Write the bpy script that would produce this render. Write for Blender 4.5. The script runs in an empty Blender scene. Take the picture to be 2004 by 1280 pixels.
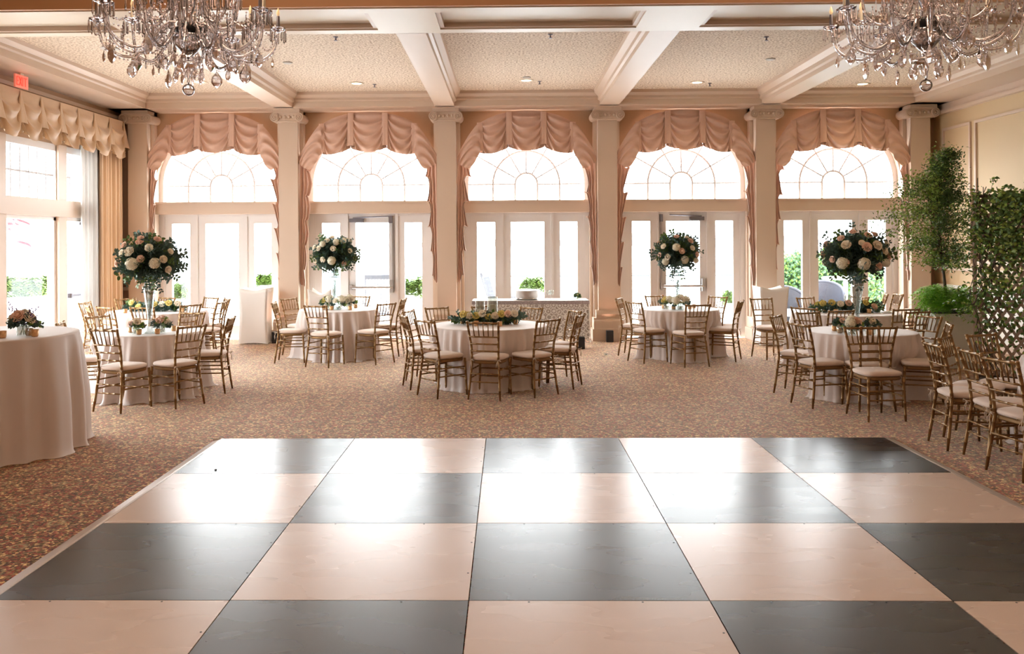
import bpy, math, random
from mathutils import Vector, Matrix
PI = math.pi
C = bpy.context.scene.collection
S = bpy.context.scene
# ------------------------------------------------------------------ camera
FOC, CX, CY, CAMH, YAW, ROLL = 1715.4, 965.15, 471.46, 1.8517, 0.016, -0.0054
def _m(a, b):
    return [[sum(a[i][k]*b[k][j] for k in range(3)) for j in range(3)] for i in range(3)]
_c, _s = math.cos(YAW), math.sin(YAW); _RY = [[_c, 0, _s], [0, 1, 0], [-_s, 0, _c]]
_c, _s = math.cos(ROLL), math.sin(ROLL); _RZ = [[_c, -_s, 0], [_s, _c, 0], [0, 0, 1]]
RM = _m(_RZ, _RY)
def at(px, py, z=None, y=None, x=None):
    """where the sight line of a photo point meets the height z / depth y / plane x"""
    q = ((px-CX)/FOC, (py-CY)/FOC, 1.0)
    d = [sum(RM[k][i]*q[k] for k in range(3)) for i in range(3)]
    d = (d[0], d[2], -d[1])
    t = (z-CAMH)/d[2] if z is not None else (y/d[1] if y is not None else x/d[0])
    return Vector((d[0]*t, d[1]*t, CAMH+d[2]*t))
cam = bpy.data.cameras.new('camera'); cam.sensor_width = 36; cam.sensor_fit = 'HORIZONTAL'
cam.lens = FOC/2004*36; cam.shift_x = (1002-CX)/2004; cam.shift_y = (CY-640)/2004
cam.clip_start = .1; cam.clip_end = 2000
camo = bpy.data.objects.new('camera', cam); C.objects.link(camo)
g = lambda r: Vector((r[0], r[2], -r[1]))
rt, up, bk = g(RM[0]), -g(RM[1]), -g(RM[2])
camo.matrix_world = Matrix(((rt.x, up.x, bk.x, 0), (rt.y, up.y, bk.y, 0), (rt.z, up.z, bk.z, CAMH), (0, 0, 0, 1)))
S.camera = camo
# ------------------------------------------------------------------ view and sky
S.view_settings.view_transform = 'Standard'; S.view_settings.look = 'None'
S.view_settings.gamma = 1; S.view_settings.use_curve_mapping = False
S.view_settings.exposure = 0.08
cy = S.cycles
cy.use_denoising = True
cy.max_bounces = 10; cy.diffuse_bounces = 5; cy.glossy_bounces = 5; cy.transmission_bounces = 8
cy.transparent_max_bounces = 16; cy.caustics_reflective = False; cy.caustics_refractive = False
cy.sample_clamp_indirect = 12; cy.blur_glossy = 1.0
W = bpy.data.worlds.new('sky'); S.world = W; W.use_nodes = True
bg = W.node_tree.nodes['Background']; bg.inputs[0].default_value = (.94, .975, 1, 1); bg.inputs[1].default_value = 17.0
def area(name, loc, rot, sx, sy, power, col=(1, 1, 1), portal=False, spread=PI):
    l = bpy.data.lights.new(name, 'AREA'); l.shape = 'RECTANGLE'; l.size = sx; l.size_y = sy; l.energy = power; l.color = col
    l.spread = spread
    if portal: l.cycles.is_portal = True
    o = bpy.data.objects.new(name, l); o.location = loc; o.rotation_euler = rot; C.objects.link(o); return o
def point(name, loc, power, col, r=.1):
    l = bpy.data.lights.new(name, 'POINT'); l.energy = power; l.color = col; l.shadow_soft_size = r
    o = bpy.data.objects.new(name, l); o.location = loc; C.objects.link(o); return o
def spot(name, loc, rot, power, col, ang, blend=.6, r=.05):
    l = bpy.data.lights.new(name, 'SPOT'); l.energy = power; l.color = col; l.spot_size = ang; l.spot_blend = blend; l.shadow_soft_size = r
    o = bpy.data.objects.new(name, l); o.location = loc; o.rotation_euler = rot; C.objects.link(o); return o
XC = [-6.88, -4.06, -1.12, 1.86, 4.77, 7.60]           # pilaster centres
BAY = [(a+b)/2 for a, b in zip(XC, XC[1:])]
XL, XR = -7.30, 8.00                                    # side walls
YW, YG = 16.55, 16.72                                   # far wall face, far glass
ZC, ZS = 4.56, 4.30                                     # ceiling, soffit
for bx_ in BAY:
    area('daylight portal', (bx_, 17.02, 2.15), (-PI/2, 0, 0), 2.3, 4.3, 1, portal=True)
for y0_, y1_ in ((14.35, 15.1), (12.6, 14.05), (10.8, 12.3), (9.0, 10.5)):
    area('daylight portal', (XL-.3, (y0_+y1_)/2, 1.8), (0, -PI/2, 0), 3.4, y1_-y0_, 1, portal=True)
WARM = (1, .72, .51)
# ------------------------------------------------------------------ materials
MATS = {}
def lin(c): return tuple((v/12.92 if v <= .04045 else ((v+.055)/1.055)**2.4) for v in c)
def mat(name, col, rough=.6, metal=0, bump=None, spec=.5, sheen=0, var=None, trans=0, ior=1.5, emit=None, coat=0, sss=0):
    """col linear rgb; var=(scale, amount) gentle mottling; bump=(scale, strength)"""
    m = bpy.data.materials.new(name); m.use_nodes = True; nt = m.node_tree; n = nt.nodes; b = n['Principled BSDF']
    b.inputs['Base Color'].default_value = (*col, 1); b.inputs['Roughness'].default_value = rough
    b.inputs['Metallic'].default_value = metal; b.inputs['Specular IOR Level'].default_value = spec
    b.inputs['IOR'].default_value = ior; b.inputs['Transmission Weight'].default_value = trans
    b.inputs['Sheen Weight'].default_value = sheen; b.inputs['Coat Weight'].default_value = coat
    if emit: b.inputs['Emission Color'].default_value = (*emit[0], 1); b.inputs['Emission Strength'].default_value = emit[1]
    tc = n.new('ShaderNodeTexCoord')
    if var:
        t = n.new('ShaderNodeTexNoise'); t.inputs['Scale'].default_value = var[0]; t.inputs['Detail'].default_value = 4
        nt.links.new(tc.outputs['Object'], t.inputs['Vector'])
        mx = n.new('ShaderNodeMix'); mx.data_type = 'RGBA'; mx.inputs[0].default_value = 0
        mx.inputs[6].default_value = (*[v*(1-var[1]) for v in col], 1); mx.inputs[7].default_value = (*[min(1, v*(1+var[1])) for v in col], 1)
        nt.links.new(t.outputs[0], mx.inputs[0]); nt.links.new(mx.outputs[2], b.inputs['Base Color'])
    if bump:
        t = n.new('ShaderNodeTexNoise'); t.inputs['Scale'].default_value = bump[0]; t.inputs['Detail'].default_value = 3
        nt.links.new(tc.outputs['Object'], t.inputs['Vector'])
        bp = n.new('ShaderNodeBump'); bp.inputs['Strength'].default_value = bump[1]; bp.inputs['Distance'].default_value = .01
        nt.links.new(t.outputs[0], bp.inputs['Height']); nt.links.new(bp.outputs[0], b.inputs['Normal'])
    MATS[name] = m; return m
def ramp(nt, stops, interp='LINEAR'):
    r = nt.nodes.new('ShaderNodeValToRGB'); r.color_ramp.interpolation = interp
    e = r.color_ramp.elements
    while len(e) < len(stops): e.new(.5)
    for k, (p, c) in enumerate(stops): e[k].position = p; e[k].color = (*c, 1)
    return r
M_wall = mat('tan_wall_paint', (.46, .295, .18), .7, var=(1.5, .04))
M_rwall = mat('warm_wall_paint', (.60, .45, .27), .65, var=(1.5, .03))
M_trim = mat('cream_trim_paint', (.62, .485, .38), .45, var=(2, .03))
M_soff = mat('ivory_soffit_paint', (.71, .61, .48), .42)
M_tray = mat('lamplit_tray_face', (.60, .33, .17), .55)  # orange of the warm lamplight put into the face colour
M_trayl = mat('dark_moulding_paint', (.25, .12, .06), .5)
M_white = mat('white_window_paint', (.74, .71, .70), .4)
M_munt = mat('shaded_white_muntin', (.62, .62, .65), .6)  # white paint, its backlit shade put into the colour as grey
M_wain = mat('white_wainscot', (.78, .76, .70), .45)
M_gold = mat('gold_chair_paint', (.28, .16, .062), .36, metal=.5, var=(30, .18))
M_cush = mat('blush_cushion_fabric', (.80, .66, .57), .8, sheen=.3, bump=(300, .15))
M_tie = mat('cushion_tie_fabric', (.72, .60, .48), .8)
M_cloth = mat('blush_table_linen', (.74, .655, .62), .62, sheen=.3, bump=(350, .08))
M_cloth2 = mat('ivory_spandex', (.80, .76, .72), .6, sheen=.2)
M_val = mat('peach_swag_fabric', (.68, .45, .345), .55, sheen=.35, var=(14, .08), bump=(160, .1))
M_vall = mat('tan_swag_fabric', (.55, .365, .21), .5, sheen=.3, var=(14, .08), bump=(160, .1))
M_drape = mat('gold_beige_drape', (.72, .52, .34), .6, sheen=.3)
M_dark = mat('black_plastic', (.012, .014, .018), .4)
M_metal = mat('brushed_steel', (.55, .53, .53), .3, metal=1)
M_bronze = mat('grey_closer_metal', (.22, .21, .24), .4, metal=.7)
M_chrome = mat('chrome', (.75, .74, .73), .12, metal=1)
M_votive = mat('gold_votive_glass', (.72, .42, .20), .35, metal=.35, var=(60, .25))
M_candle = mat('cream_wax', (.85, .78, .62), .5)
M_leafd = mat('eucalyptus_leaf', (.095, .17, .145), .55, var=(9, .4))
M_leafm = mat('mid_green_leaf', (.10, .18, .045), .5, var=(9, .4))
M_leafl = mat('bright_green_leaf', (.22, .36, .06), .5, var=(9, .35))
M_leafp = mat('purple_sprig', (.16, .08, .30), .6)
M_fern = mat('fern_green', (.25, .52, .035), .55, var=(6, .4))
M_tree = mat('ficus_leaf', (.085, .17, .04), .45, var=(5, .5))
M_treel = mat('pale_ficus_leaf', (.27, .40, .08), .45, var=(5, .4))  # paler green than the main ficus leaf
M_bark = mat('dark_bark', (.07, .045, .03), .8, bump=(40, .4))
M_rose = mat('blush_rose_petal', (.92, .66, .53), .6, var=(30, .08))
M_cream = mat('cream_rose_petal', (.93, .85, .70), .6, var=(30, .06))
M_yel = mat('yellow_rose_petal', (.80, .66, .22), .6, var=(30, .1))
M_hyd = mat('hydrangea_petal', (.90, .86, .70), .65, var=(20, .1))
M_latt = mat('weathered_lattice_wood', (.42, .32, .24), .75, var=(12, .25))
M_planter = mat('white_planter_paint', (.78, .76, .71), .45)
M_deck = mat('pale_deck_concrete', (.72, .72, .72), .7)
M_lake = mat('lake_water', (.55, .60, .64), .15)
M_hill = mat('hazy_shore_trees', (.15, .16, .18), .9, var=(.05, .3))  # distance haze put into the shore colour as pale blue-grey
M_hedge = mat('hedge_leaf', (.065, .14, .06), .6, var=(3, .5))  # mottled green of the hedge leaves
M_outf = mat('outdoor_fern_leaf', (.12, .21, .03), .6, var=(6, .4))  # mottled green of the outdoor ferns
M_wick = mat('grey_blue_wicker', (.055, .058, .08), .6, bump=(120, .5))
M_rock = mat('grey_rocker_paint', (.09, .095, .115), .5)
M_rail = mat('dark_rail_metal', (.06, .07, .09), .4)
M_outw = mat('outdoor_white_paint', (.75, .75, .75), .5)
M_red = mat('flag_red', (.12, .008, .014), .7)
M_flagw = mat('flag_white', (.7, .7, .72), .7)
M_flagb = mat('flag_blue', (.05, .06, .2), .7)
M_lamp = mat('warm_lamp_lens', (1, .85, .6), .4, emit=((1, .80, .52), 6))
M_bulb = mat('candle_bulb', (1, .8, .5), .4, emit=((1, .62, .3), .5))
M_sign = mat('exit_sign_face', (.75, .30, .24), .5, emit=((1, .16, .10), .35))
M_signt = mat('exit_sign_letters', (.9, .05, .03), .4, emit=((1, .04, .02), 1.2))
M_stone = mat('vase_water_gems', (.70, .78, .76), .15, metal=.4)
M_water = mat('purple_brown_carpet_shadow', (.1, .05, .05), .8)
M_drip = mat('grey_vent', (.55, .53, .50), .6)
# glass
def thin_glass(name, tint, gloss):
    m = bpy.data.materials.new(name); m.use_nodes = True; nt = m.node_tree; nt.nodes.clear()
    o = nt.nodes.new('ShaderNodeOutputMaterial'); mx = nt.nodes.new('ShaderNodeMixShader')
    t = nt.nodes.new('ShaderNodeBsdfTransparent'); t.inputs[0].default_value = (*tint, 1)
    gl = nt.nodes.new('ShaderNodeBsdfGlossy'); gl.inputs['Roughness'].default_value = .03
    mx.inputs[0].default_value = gloss
    nt.links.new(t.outputs[0], mx.inputs[1]); nt.links.new(gl.outputs[0], mx.inputs[2]); nt.links.new(mx.outputs[0], o.inputs[0])
    return m
M_pane = thin_glass('window_glass', (.97, .985, .98), .04)
M_vase = thin_glass('vase_glass', (.86, .90, .90), .22)
M_jar = thin_glass('jar_glass', (.88, .90, .88), .16)
M_crys = bpy.data.materials.new('crystal_glass'); M_crys.use_nodes = True
nt = M_crys.node_tree; nt.nodes.clear()
o_ = nt.nodes.new('ShaderNodeOutputMaterial'); mx = nt.nodes.new('ShaderNodeMixShader'); fr = nt.nodes.new('ShaderNodeFresnel'); fr.inputs[0].default_value = 1.6
t_ = nt.nodes.new('ShaderNodeBsdfRefraction'); t_.inputs[0].default_value = (.95, .93, .93, 1); t_.inputs['IOR'].default_value = 1.22; t_.inputs['Roughness'].default_value = .02
gl = nt.nodes.new('ShaderNodeBsdfGlossy'); gl.inputs['Roughness'].default_value = .06; gl.inputs[0].default_value = (.95, .93, .95, 1)
mm = nt.nodes.new('ShaderNodeMath'); mm.operation = 'MULTIPLY_ADD'; mm.inputs[1].default_value = 1.0; mm.inputs[2].default_value = .18
nt.links.new(fr.outputs[0], mm.inputs[0]); nt.links.new(mm.outputs[0], mx.inputs[0])
nt.links.new(t_.outputs[0], mx.inputs[1]); nt.links.new(gl.outputs[0], mx.inputs[2]); nt.links.new(mx.outputs[0], o_.inputs[0])
# sheer curtain: fabric that lets daylight through
M_sheer = bpy.data.materials.new('white_sheer_fabric'); M_sheer.use_nodes = True
nt = M_sheer.node_tree; nt.nodes.clear()
o_ = nt.nodes.new('ShaderNodeOutputMaterial'); mx = nt.nodes.new('ShaderNodeMixShader'); mx.inputs[0].default_value = .10
d_ = nt.nodes.new('ShaderNodeBsdfDiffuse'); d_.inputs[0].default_value = (.66, .65, .64, 1)
t_ = nt.nodes.new('ShaderNodeBsdfTranslucent'); t_.inputs[0].default_value = (.8, .79, .77, 1)
nt.links.new(d_.outputs[0], mx.inputs[1]); nt.links.new(t_.outputs[0], mx.inputs[2]); nt.links.new(mx.outputs[0], o_.inputs[0])
# carpet
M_carpet = bpy.data.materials.new('patterned_carpet'); M_carpet.use_nodes = True
nt = M_carpet.node_tree; b = nt.nodes['Principled BSDF']; L = nt.links.new; N = nt.nodes.new
tc = N('ShaderNodeTexCoord')
v1 = N('ShaderNodeTexVoronoi'); v1.inputs['Scale'].default_value = 52; L(tc.outputs['Object'], v1.inputs['Vector'])
sep = N('ShaderNodeSeparateColor'); L(v1.outputs['Color'], sep.inputs[0])
r1 = ramp(nt, [(0, (.055, .016, .009)), (.22, (.27, .05, .028)), (.42, (.10, .062, .016)), (.58, (.32, .18, .07)), (.74, (.33, .08, .05)), (.86, (.66, .47, .21))], 'CONSTANT')
L(sep.outputs[0], r1.inputs[0])
# repeating rosettes about 0.46 m apart
w = N('ShaderNodeVectorMath'); w.operation = 'MULTIPLY'; w.inputs[1].default_value = (2.17, 2.17, 1); L(tc.outputs['Object'], w.inputs[0])
fr_ = N('ShaderNodeVectorMath'); fr_.operation = 'FRACTION'; L(w.outputs[0], fr_.inputs[0])
sb = N('ShaderNodeVectorMath'); sb.operation = 'SUBTRACT'; sb.inputs[1].default_value = (.5, .5, 0); L(fr_.outputs[0], sb.inputs[0])
mz = N('ShaderNodeVectorMath'); mz.operation = 'MULTIPLY'; mz.inputs[1].default_value = (1, 1, 0); L(sb.outputs[0], mz.inputs[0])
ln = N('ShaderNodeVectorMath'); ln.operation = 'LENGTH'; L(mz.outputs[0], ln.inputs[0])
r2 = ramp(nt, [(0, (.35, .35, .35)), (.06, (0, 0, 0)), (.10, (.75, .75, .75)), (.14, (0, 0, 0)), (.30, (.0, .0, .0)), (.33, (.4, .4, .4)), (.37, (0, 0, 0))]); L(ln.outputs['Value'], r2.inputs[0])
mx1 = N('ShaderNodeMix'); mx1.data_type = 'RGBA'; mx1.inputs[7].default_value = (.46, .38, .20, 1)
L(r2.outputs[0], mx1.inputs[0]); L(r1.outputs[0], mx1.inputs[6])
nz = N('ShaderNodeTexNoise'); nz.inputs['Scale'].default_value = 70; nz.inputs['Detail'].default_value = 6; L(tc.outputs['Object'], nz.inputs['Vector'])
mx2 = N('ShaderNodeMix'); mx2.data_type = 'RGBA'; mx2.blend_type = 'MULTIPLY'; mx2.inputs[0].default_value = .8
r3 = ramp(nt, [(.35, (.5, .5, .5)), (.6, (1.95, 1.95, 1.95))]); L(nz.outputs[0], r3.inputs[0])
L(mx1.outputs[2], mx2.inputs[6]); L(r3.outputs[0], mx2.inputs[7]); L(mx2.outputs[2], b.inputs['Base Color'])
b.inputs['Roughness'].default_value = .75; b.inputs['Sheen Weight'].default_value = 1.0; b.inputs['Sheen Roughness'].default_value = .22; b.inputs['Sheen Tint'].default_value = (1, .8, .62, 1); b.inputs['Specular IOR Level'].default_value = .3
bp = N('ShaderNodeBump'); bp.inputs['Strength'].default_value = .5; bp.inputs['Distance'].default_value = .01
L(nz.outputs[0], bp.inputs['Height']); L(bp.outputs[0], b.inputs['Normal'])
# stippled ceiling
M_ceil = bpy.data.materials.new('stippled_ceiling'); M_ceil.use_nodes = True
nt = M_ceil.node_tree; b = nt.nodes['Principled BSDF']; L = nt.links.new; N = nt.nodes.new
tc = N('ShaderNodeTexCoord'); nz = N('ShaderNodeTexNoise'); nz.inputs['Scale'].default_value = 34; nz.inputs['Detail'].default_value = 6
L(tc.outputs['Object'], nz.inputs['Vector'])
r = ramp(nt, [(.36, (.36, .26, .18)), (.48, (.64, .52, .40)), (.60, (.80, .69, .56))]); L(nz.outputs[0], r.inputs[0]); L(r.outputs[0], b.inputs['Base Color'])
b.inputs['Roughness'].default_value = .8
bp = N('ShaderNodeBump'); bp.inputs['Strength'].default_value = .7; bp.inputs['Distance'].default_value = .02; L(nz.outputs[0], bp.inputs['Height']); L(bp.outputs[0], b.inputs['Normal'])
# dance floor laminates
def lam(name, c0, c1, rough, stretch, var=.5):
    m = bpy.data.materials.new(name); m.use_nodes = True
    nt = m.node_tree; b = nt.nodes['Principled BSDF']; L = nt.links.new; N = nt.nodes.new
    tc = N('ShaderNodeTexCoord'); mp = N('ShaderNodeMapping'); mp.inputs['Scale'].default_value = stretch
    L(tc.outputs['Object'], mp.inputs[0])
    nz = N('ShaderNodeTexNoise'); nz.inputs['Scale'].default_value = 2.0; nz.inputs['Detail'].default_value = 2.5; nz.inputs['Roughness'].default_value = .45
    L(mp.outputs[0], nz.inputs['Vector'])
    r = ramp(nt, [(.25, c0), (.78, c1)]); L(nz.outputs[0], r.inputs[0]); L(r.outputs[0], b.inputs['Base Color'])
    b.inputs['Specular IOR Level'].default_value = .75
    rr = ramp(nt, [(.15, (rough[0],)*3), (.85, (rough[1],)*3)]); L(nz.outputs[0], rr.inputs[0]); L(rr.outputs[0], b.inputs['Roughness'])
    return m
M_blk = lam('black_laminate', (.022, .025, .029), (.031, .035, .041), (.25, .30), (.7, 2.0, 1))
M_wht = lam('blush_white_laminate', (.725, .59, .515), (.74, .605, .53), (.26, .285), (.7, 2.0, 1))
M_alu = mat('aluminium_edge', (.72, .66, .62), .35, metal=.5)
# lace
M_lace = bpy.data.materials.new('white_lace'); M_lace.use_nodes = True
nt = M_lace.node_tree; nt.nodes.clear(); L = nt.links.new; N = nt.nodes.new
o_ = N('ShaderNodeOutputMaterial'); mx = N('ShaderNodeMixShader'); tr = N('ShaderNodeBsdfTransparent'); df = N('ShaderNodeBsdfDiffuse'); df.inputs[0].default_value = (.86, .84, .80, 1)
tc = N('ShaderNodeTexCoord')
v = N('ShaderNodeTexVoronoi'); v.feature = 'DISTANCE_TO_EDGE'; v.inputs['Scale'].default_value = 38; L(tc.outputs['Object'], v.inputs['Vector'])
v2 = N('ShaderNodeTexVoronoi'); v2.inputs['Scale'].default_value = 10; v2.inputs['Randomness'].default_value = .2; L(tc.outputs['Object'], v2.inputs['Vector'])
wv = N('ShaderNodeMath'); wv.operation = 'SINE'; ml = N('ShaderNodeMath'); ml.operation = 'MULTIPLY'; ml.inputs[1].default_value = 24
L(v2.outputs['Distance'], ml.inputs[0]); L(ml.outputs[0], wv.inputs[0])
c1 = N('ShaderNodeMath'); c1.operation = 'GREATER_THAN'; c1.inputs[1].default_value = .1; L(wv.outputs[0], c1.inputs[0])
c2 = N('ShaderNodeMath'); c2.operation = 'LESS_THAN'; c2.inputs[1].default_value = .045; L(v.outputs['Distance'], c2.inputs[0])
c3 = N('ShaderNodeMath'); c3.operation = 'MAXIMUM'; L(c1.outputs[0], c3.inputs[0]); L(c2.outputs[0], c3.inputs[1])
L(c3.outputs[0], mx.inputs[0]); L(tr.outputs[0], mx.inputs[1]); L(df.outputs[0], mx.inputs[2]); L(mx.outputs[0], o_.inputs[0])
M_under = mat('taupe_underlay', (.42, .36, .31), .8)
M_granite = mat('speckled_edge_trim', (.38, .33, .33), .5, var=(40, .7))
# ------------------------------------------------------------------ mesh helpers
class MB:
    def __init__(s): s.v = []; s.f = []
    def box(s, x0, y0, z0, x1, y1, z1, skew=None):
        n = len(s.v)
        s.v += [(x0, y0, z0), (x1, y0, z0), (x1, y1, z0), (x0, y1, z0), (x0, y0, z1), (x1, y0, z1), (x1, y1, z1), (x0, y1, z1)]
        s.f += [tuple(n+i for i in q) for q in ((3, 2, 1, 0), (4, 5, 6, 7), (0, 1, 5, 4), (1, 2, 6, 5), (2, 3, 7, 6), (3, 0, 4, 7))]
        return s
    def cbox(s, c, h): return s.box(c[0]-h[0], c[1]-h[1], c[2]-h[2], c[0]+h[0], c[1]+h[1], c[2]+h[2])
    def tube(s, pts, rad, n=8, cap=True):
        pts = [Vector(p) for p in pts]
        if not hasattr(rad, '__len__'): rad = [rad]*len(pts)
        base = len(s.v); prev = None
        for i, p in enumerate(pts):
            t = (pts[min(i+1, len(pts)-1)]-pts[max(i-1, 0)]).normalized()
            if prev is None:
                a = Vector((1, 0, 0)) if abs(t.x) < .8 else Vector((0, 1, 0)); u = t.cross(a).normalized()
            else: u = (prev-t*prev.dot(t)).normalized()
            prev = u; w = t.cross(u)
            for k in range(n):
                a = 2*PI*k/n; s.v.append(tuple(p+(u*math.cos(a)+w*math.sin(a))*rad[i]))
        for i in range(len(pts)-1):
            for k in range(n):
                a, b_ = base+i*n+k, base+i*n+(k+1) % n
                s.f.append((a, b_, b_+n, a+n))
        if cap:
            s.f.append(tuple(base+k for k in reversed(range(n)))); e = base+(len(pts)-1)*n
            s.f.append(tuple(e+k for k in range(n)))
        return s
    def lathe(s, prof, c=(0, 0, 0), n=20, cap=True):
        base = len(s.v)
        for r_, z in prof:
            for k in range(n):
                a = 2*PI*k/n; s.v.append((c[0]+r_*math.cos(a), c[1]+r_*math.sin(a), c[2]+z))
        for i in range(len(prof)-1):
            for k in range(n):
                a, b_ = base+i*n+k, base+i*n+(k+1) % n
                s.f.append((a, b_, b_+n, a+n))
        if cap:
            s.f.append(tuple(base+k for k in reversed(range(n)))); e = base+(len(prof)-1)*n; s.f.append(tuple(e+k for k in range(n)))
        return s
    def grid(s, nu, nv, fn):
        base = len(s.v)
        for j in range(nv+1):
            for i in range(nu+1): s.v.append(tuple(fn(i/nu, j/nv)))
        for j in range(nv):
            for i in range(nu):
                a = base+j*(nu+1)+i; s.f.append((a, a+1, a+nu+2, a+nu+1))
        return s
    def ball(s, c, r_, n=8, m=6, sz=1):
        pr = [(max(1e-4, r_*math.sin(PI*i/m)), -r_*math.cos(PI*i/m)*sz) for i in range(m+1)]
        return s.lathe(pr, c, n)
    def leaf(s, p, d, nrm, ln_, wd, bend=.15):
        d = d.normalized(); sd = d.cross(nrm)
        if sd.length < 1e-3: sd = d.cross(Vector((.3, .5, .8)))
        sd.normalize(); nn = sd.cross(d)
        n = len(s.v)
        m1 = p+d*ln_*.28+nn*ln_*bend; m2 = p+d*ln_*.68+nn*ln_*bend*.8
        s.v += [tuple(p), tuple(m1+sd*wd*.46), tuple(m2+sd*wd*.42), tuple(p+d*ln_-nn*ln_*bend*.4), tuple(m2-sd*wd*.42), tuple(m1-sd*wd*.46)]
        s.f += [(n, n+1, n+5), (n+1, n+2, n+4, n+5), (n+2, n+3, n+4)]; return s
    def prism(s, prof, axis, a0, a1):
        """closed 2-D profile swept along an axis: axis 'x' profile (y,z); axis 'y' profile (x,z)"""
        n = len(prof); base = len(s.v)
        for a in (a0, a1):
            for p, q in prof: s.v.append((a, p, q) if axis == 'x' else ((p, a, q) if axis == 'y' else (p, q, a)))
        for k in range(n): s.f.append((base+k, base+(k+1) % n, base+n+(k+1) % n, base+n+k))
        s.f.append(tuple(base+k for k in reversed(range(n)))); s.f.append(tuple(base+n+k for k in range(n)))
        return s
    def mesh(s, name, m, smooth=False):
        me = bpy.data.meshes.new(name); me.from_pydata(s.v, [], s.f); me.update()
        if m: me.materials.append(m)
        if smooth: me.polygons.foreach_set('use_smooth', [True]*len(me.polygons))
        return me
    def build(s, name, m, parent=None, smooth=False, loc=None):
        o = bpy.data.objects.new(name, s.mesh(name, m, smooth)); C.objects.link(o)
        if parent: o.parent = parent
        if loc is not None: o.location = loc
        return o
def put(name, me, parent, loc=(0, 0, 0), rot=(0, 0, 0), sc=1):
    o = bpy.data.objects.new(name, me); C.objects.link(o); o.parent = parent; o.location = loc; o.rotation_euler = rot; o.scale = (sc,)*3
    return o
def tag(o, label, cat, group=None):
    o['label'] = label; o['category'] = cat
    if group: o['group'] = group
    return o
def thing(name, label, cat, loc=(0, 0, 0), rz=0, group=None):
    o = bpy.data.objects.new(name, None); C.objects.link(o); o.location = loc; o.rotation_euler = (0, 0, rz); o.empty_display_size = .1
    return tag(o, label, cat, group)
def struct(name, mb, m, smooth=False, parent=None):
    o = mb.build(name, m, parent, smooth)
    if not parent: o['kind'] = 'structure'
    return o
def sempty(name):
    o = bpy.data.objects.new(name, None); C.objects.link(o); o['kind'] = 'structure'; return o
def dup(root, loc, rz, label, group=None):
    r_ = root.copy(); C.objects.link(r_); r_.location = loc; r_.rotation_euler = (0, 0, rz); r_['label'] = label
    if group: r_['group'] = group
    for ch in list(root.children):
        c_ = ch.copy(); C.objects.link(c_); c_.parent = r_
        for g_ in ch.children:
            d = g_.copy(); C.objects.link(d); d.parent = c_
    return r_
def bevel(o, w=.01, seg=2):
    md = o.modifiers.new('bevel', 'BEVEL'); md.width = w; md.segments = seg; md.limit_method = 'ANGLE'; return o
# ================================================================== ROOM
YB = -4.0
fl = MB().box(XL, YB, -.1, XR, 16.62, 0); struct('floor', fl, M_carpet)
# coffered ceiling over the far part
struct('ceiling', MB().box(XL, 9.2, ZC, XR, 16.62, ZC+.1), M_ceil)
# tray ceiling over the near part
struct('ceiling', MB().box(XL, YB, 5.4, XR, 9.2, 5.5), M_soff)
t_face = MB().box(XL, 9.14, ZS+.01, XR, 9.19, 5.4); struct('trim_1', t_face, M_tray)
o = MB().box(XL, 9.10, ZS+.14, XR, 9.14, ZS+.155).box(XL, 9.09, ZS+.33, XR, 9.14, ZS+.36).build('moulding', M_trayl, bpy.data.objects['trim_1'])
# cross soffit with recessed panels
sof = sempty('trim_2')
sm = MB(); Y0, Y1 = 9.2, 10.30
sm.box(XL, Y0, ZS, XR, Y0+.18, ZS+.26); sm.box(XL, Y1-.17, ZS, XR, Y1, ZS+.26); sm.box(XL, Y0+.18, ZS+.07, XR, Y1-.17, ZS+.26)
edges = []
xs = [XL]+[v for v in XC[1:5]]+[XR]
for k, xv in enumerate(XC[1:5]): sm.box(xv-.36, Y0+.18, ZS, xv+.36, Y1-.17, ZS+.07)
sm.box(XL, Y0+.18, ZS, XL+.9, Y1-.17, ZS+.07); sm.box(XR-.9, Y0+.18, ZS, XR, Y1-.17, ZS+.07)
sm.build('soffit_board', M_soff, sof)
pb = [XL+.9]+[f_ for v in XC[1:5] for f_ in (v-.36, v+.36)]+[XR-.9]
for k in range(0, len(pb), 2):
    a, b2 = pb[k], pb[k+1]; ya, yb = Y0+.18, Y1-.17; q = MB()
    for (w0, z0, z1) in ((.05, ZS+.015, ZS+.07),):
        q.box(a, ya, z0, b2, ya+w0, z1).box(a, yb-w0, z0, b2, yb, z1).box(a, ya+w0, z0, a+w0, yb-w0, z1).box(b2-w0, ya+w0, z0, b2, yb-w0, z1)
    q.build('panel_moulding', M_trim, sof)
# longitudinal beams
for k, xv in enumerate(XC[1:5]):
    h = .176
    pr = [(xv-h, ZS), (xv+h, ZS), (xv+h, ZS+.07), (xv+h+.035, ZS+.09), (xv+h+.035, ZS+.15), (xv+h+.10, ZS+.21), (xv+h+.12, ZC+.02), (xv-h-.12, ZC+.02), (xv-h-.10, ZS+.21), (xv-h-.035, ZS+.15), (xv-h-.035, ZS+.09), (xv-h, ZS+.07)]
    struct('trim_%d' % (3+k), MB().prism(pr, 'y', Y1-.01, 15.95), M_trim)
# cornice at the far wall, side soffits
def cprof(s0, s1, sg): # s0 = room-side edge, s1 = wall
    return [(s1, ZS), (s0, ZS), (s0, ZS+.10), (s0-sg*.03, ZS+.12), (s0-sg*.03, ZS+.16), (s0-sg*.09, ZS+.21), (s0-sg*.11, ZC+.02), (s1, ZC+.02)]
struct('trim_7', MB().prism(cprof(15.86, 16.60, 1), 'x', XL, XR), M_trim)
struct('trim_8', MB().prism(cprof(-6.57, XL-.02, -1), 'y', Y1-.01, 16.5), M_trim)
struct('trim_9', MB().prism(cprof(7.33, XR+.02, 1), 'y', Y1-.01, 16.5), M_trim)
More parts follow.
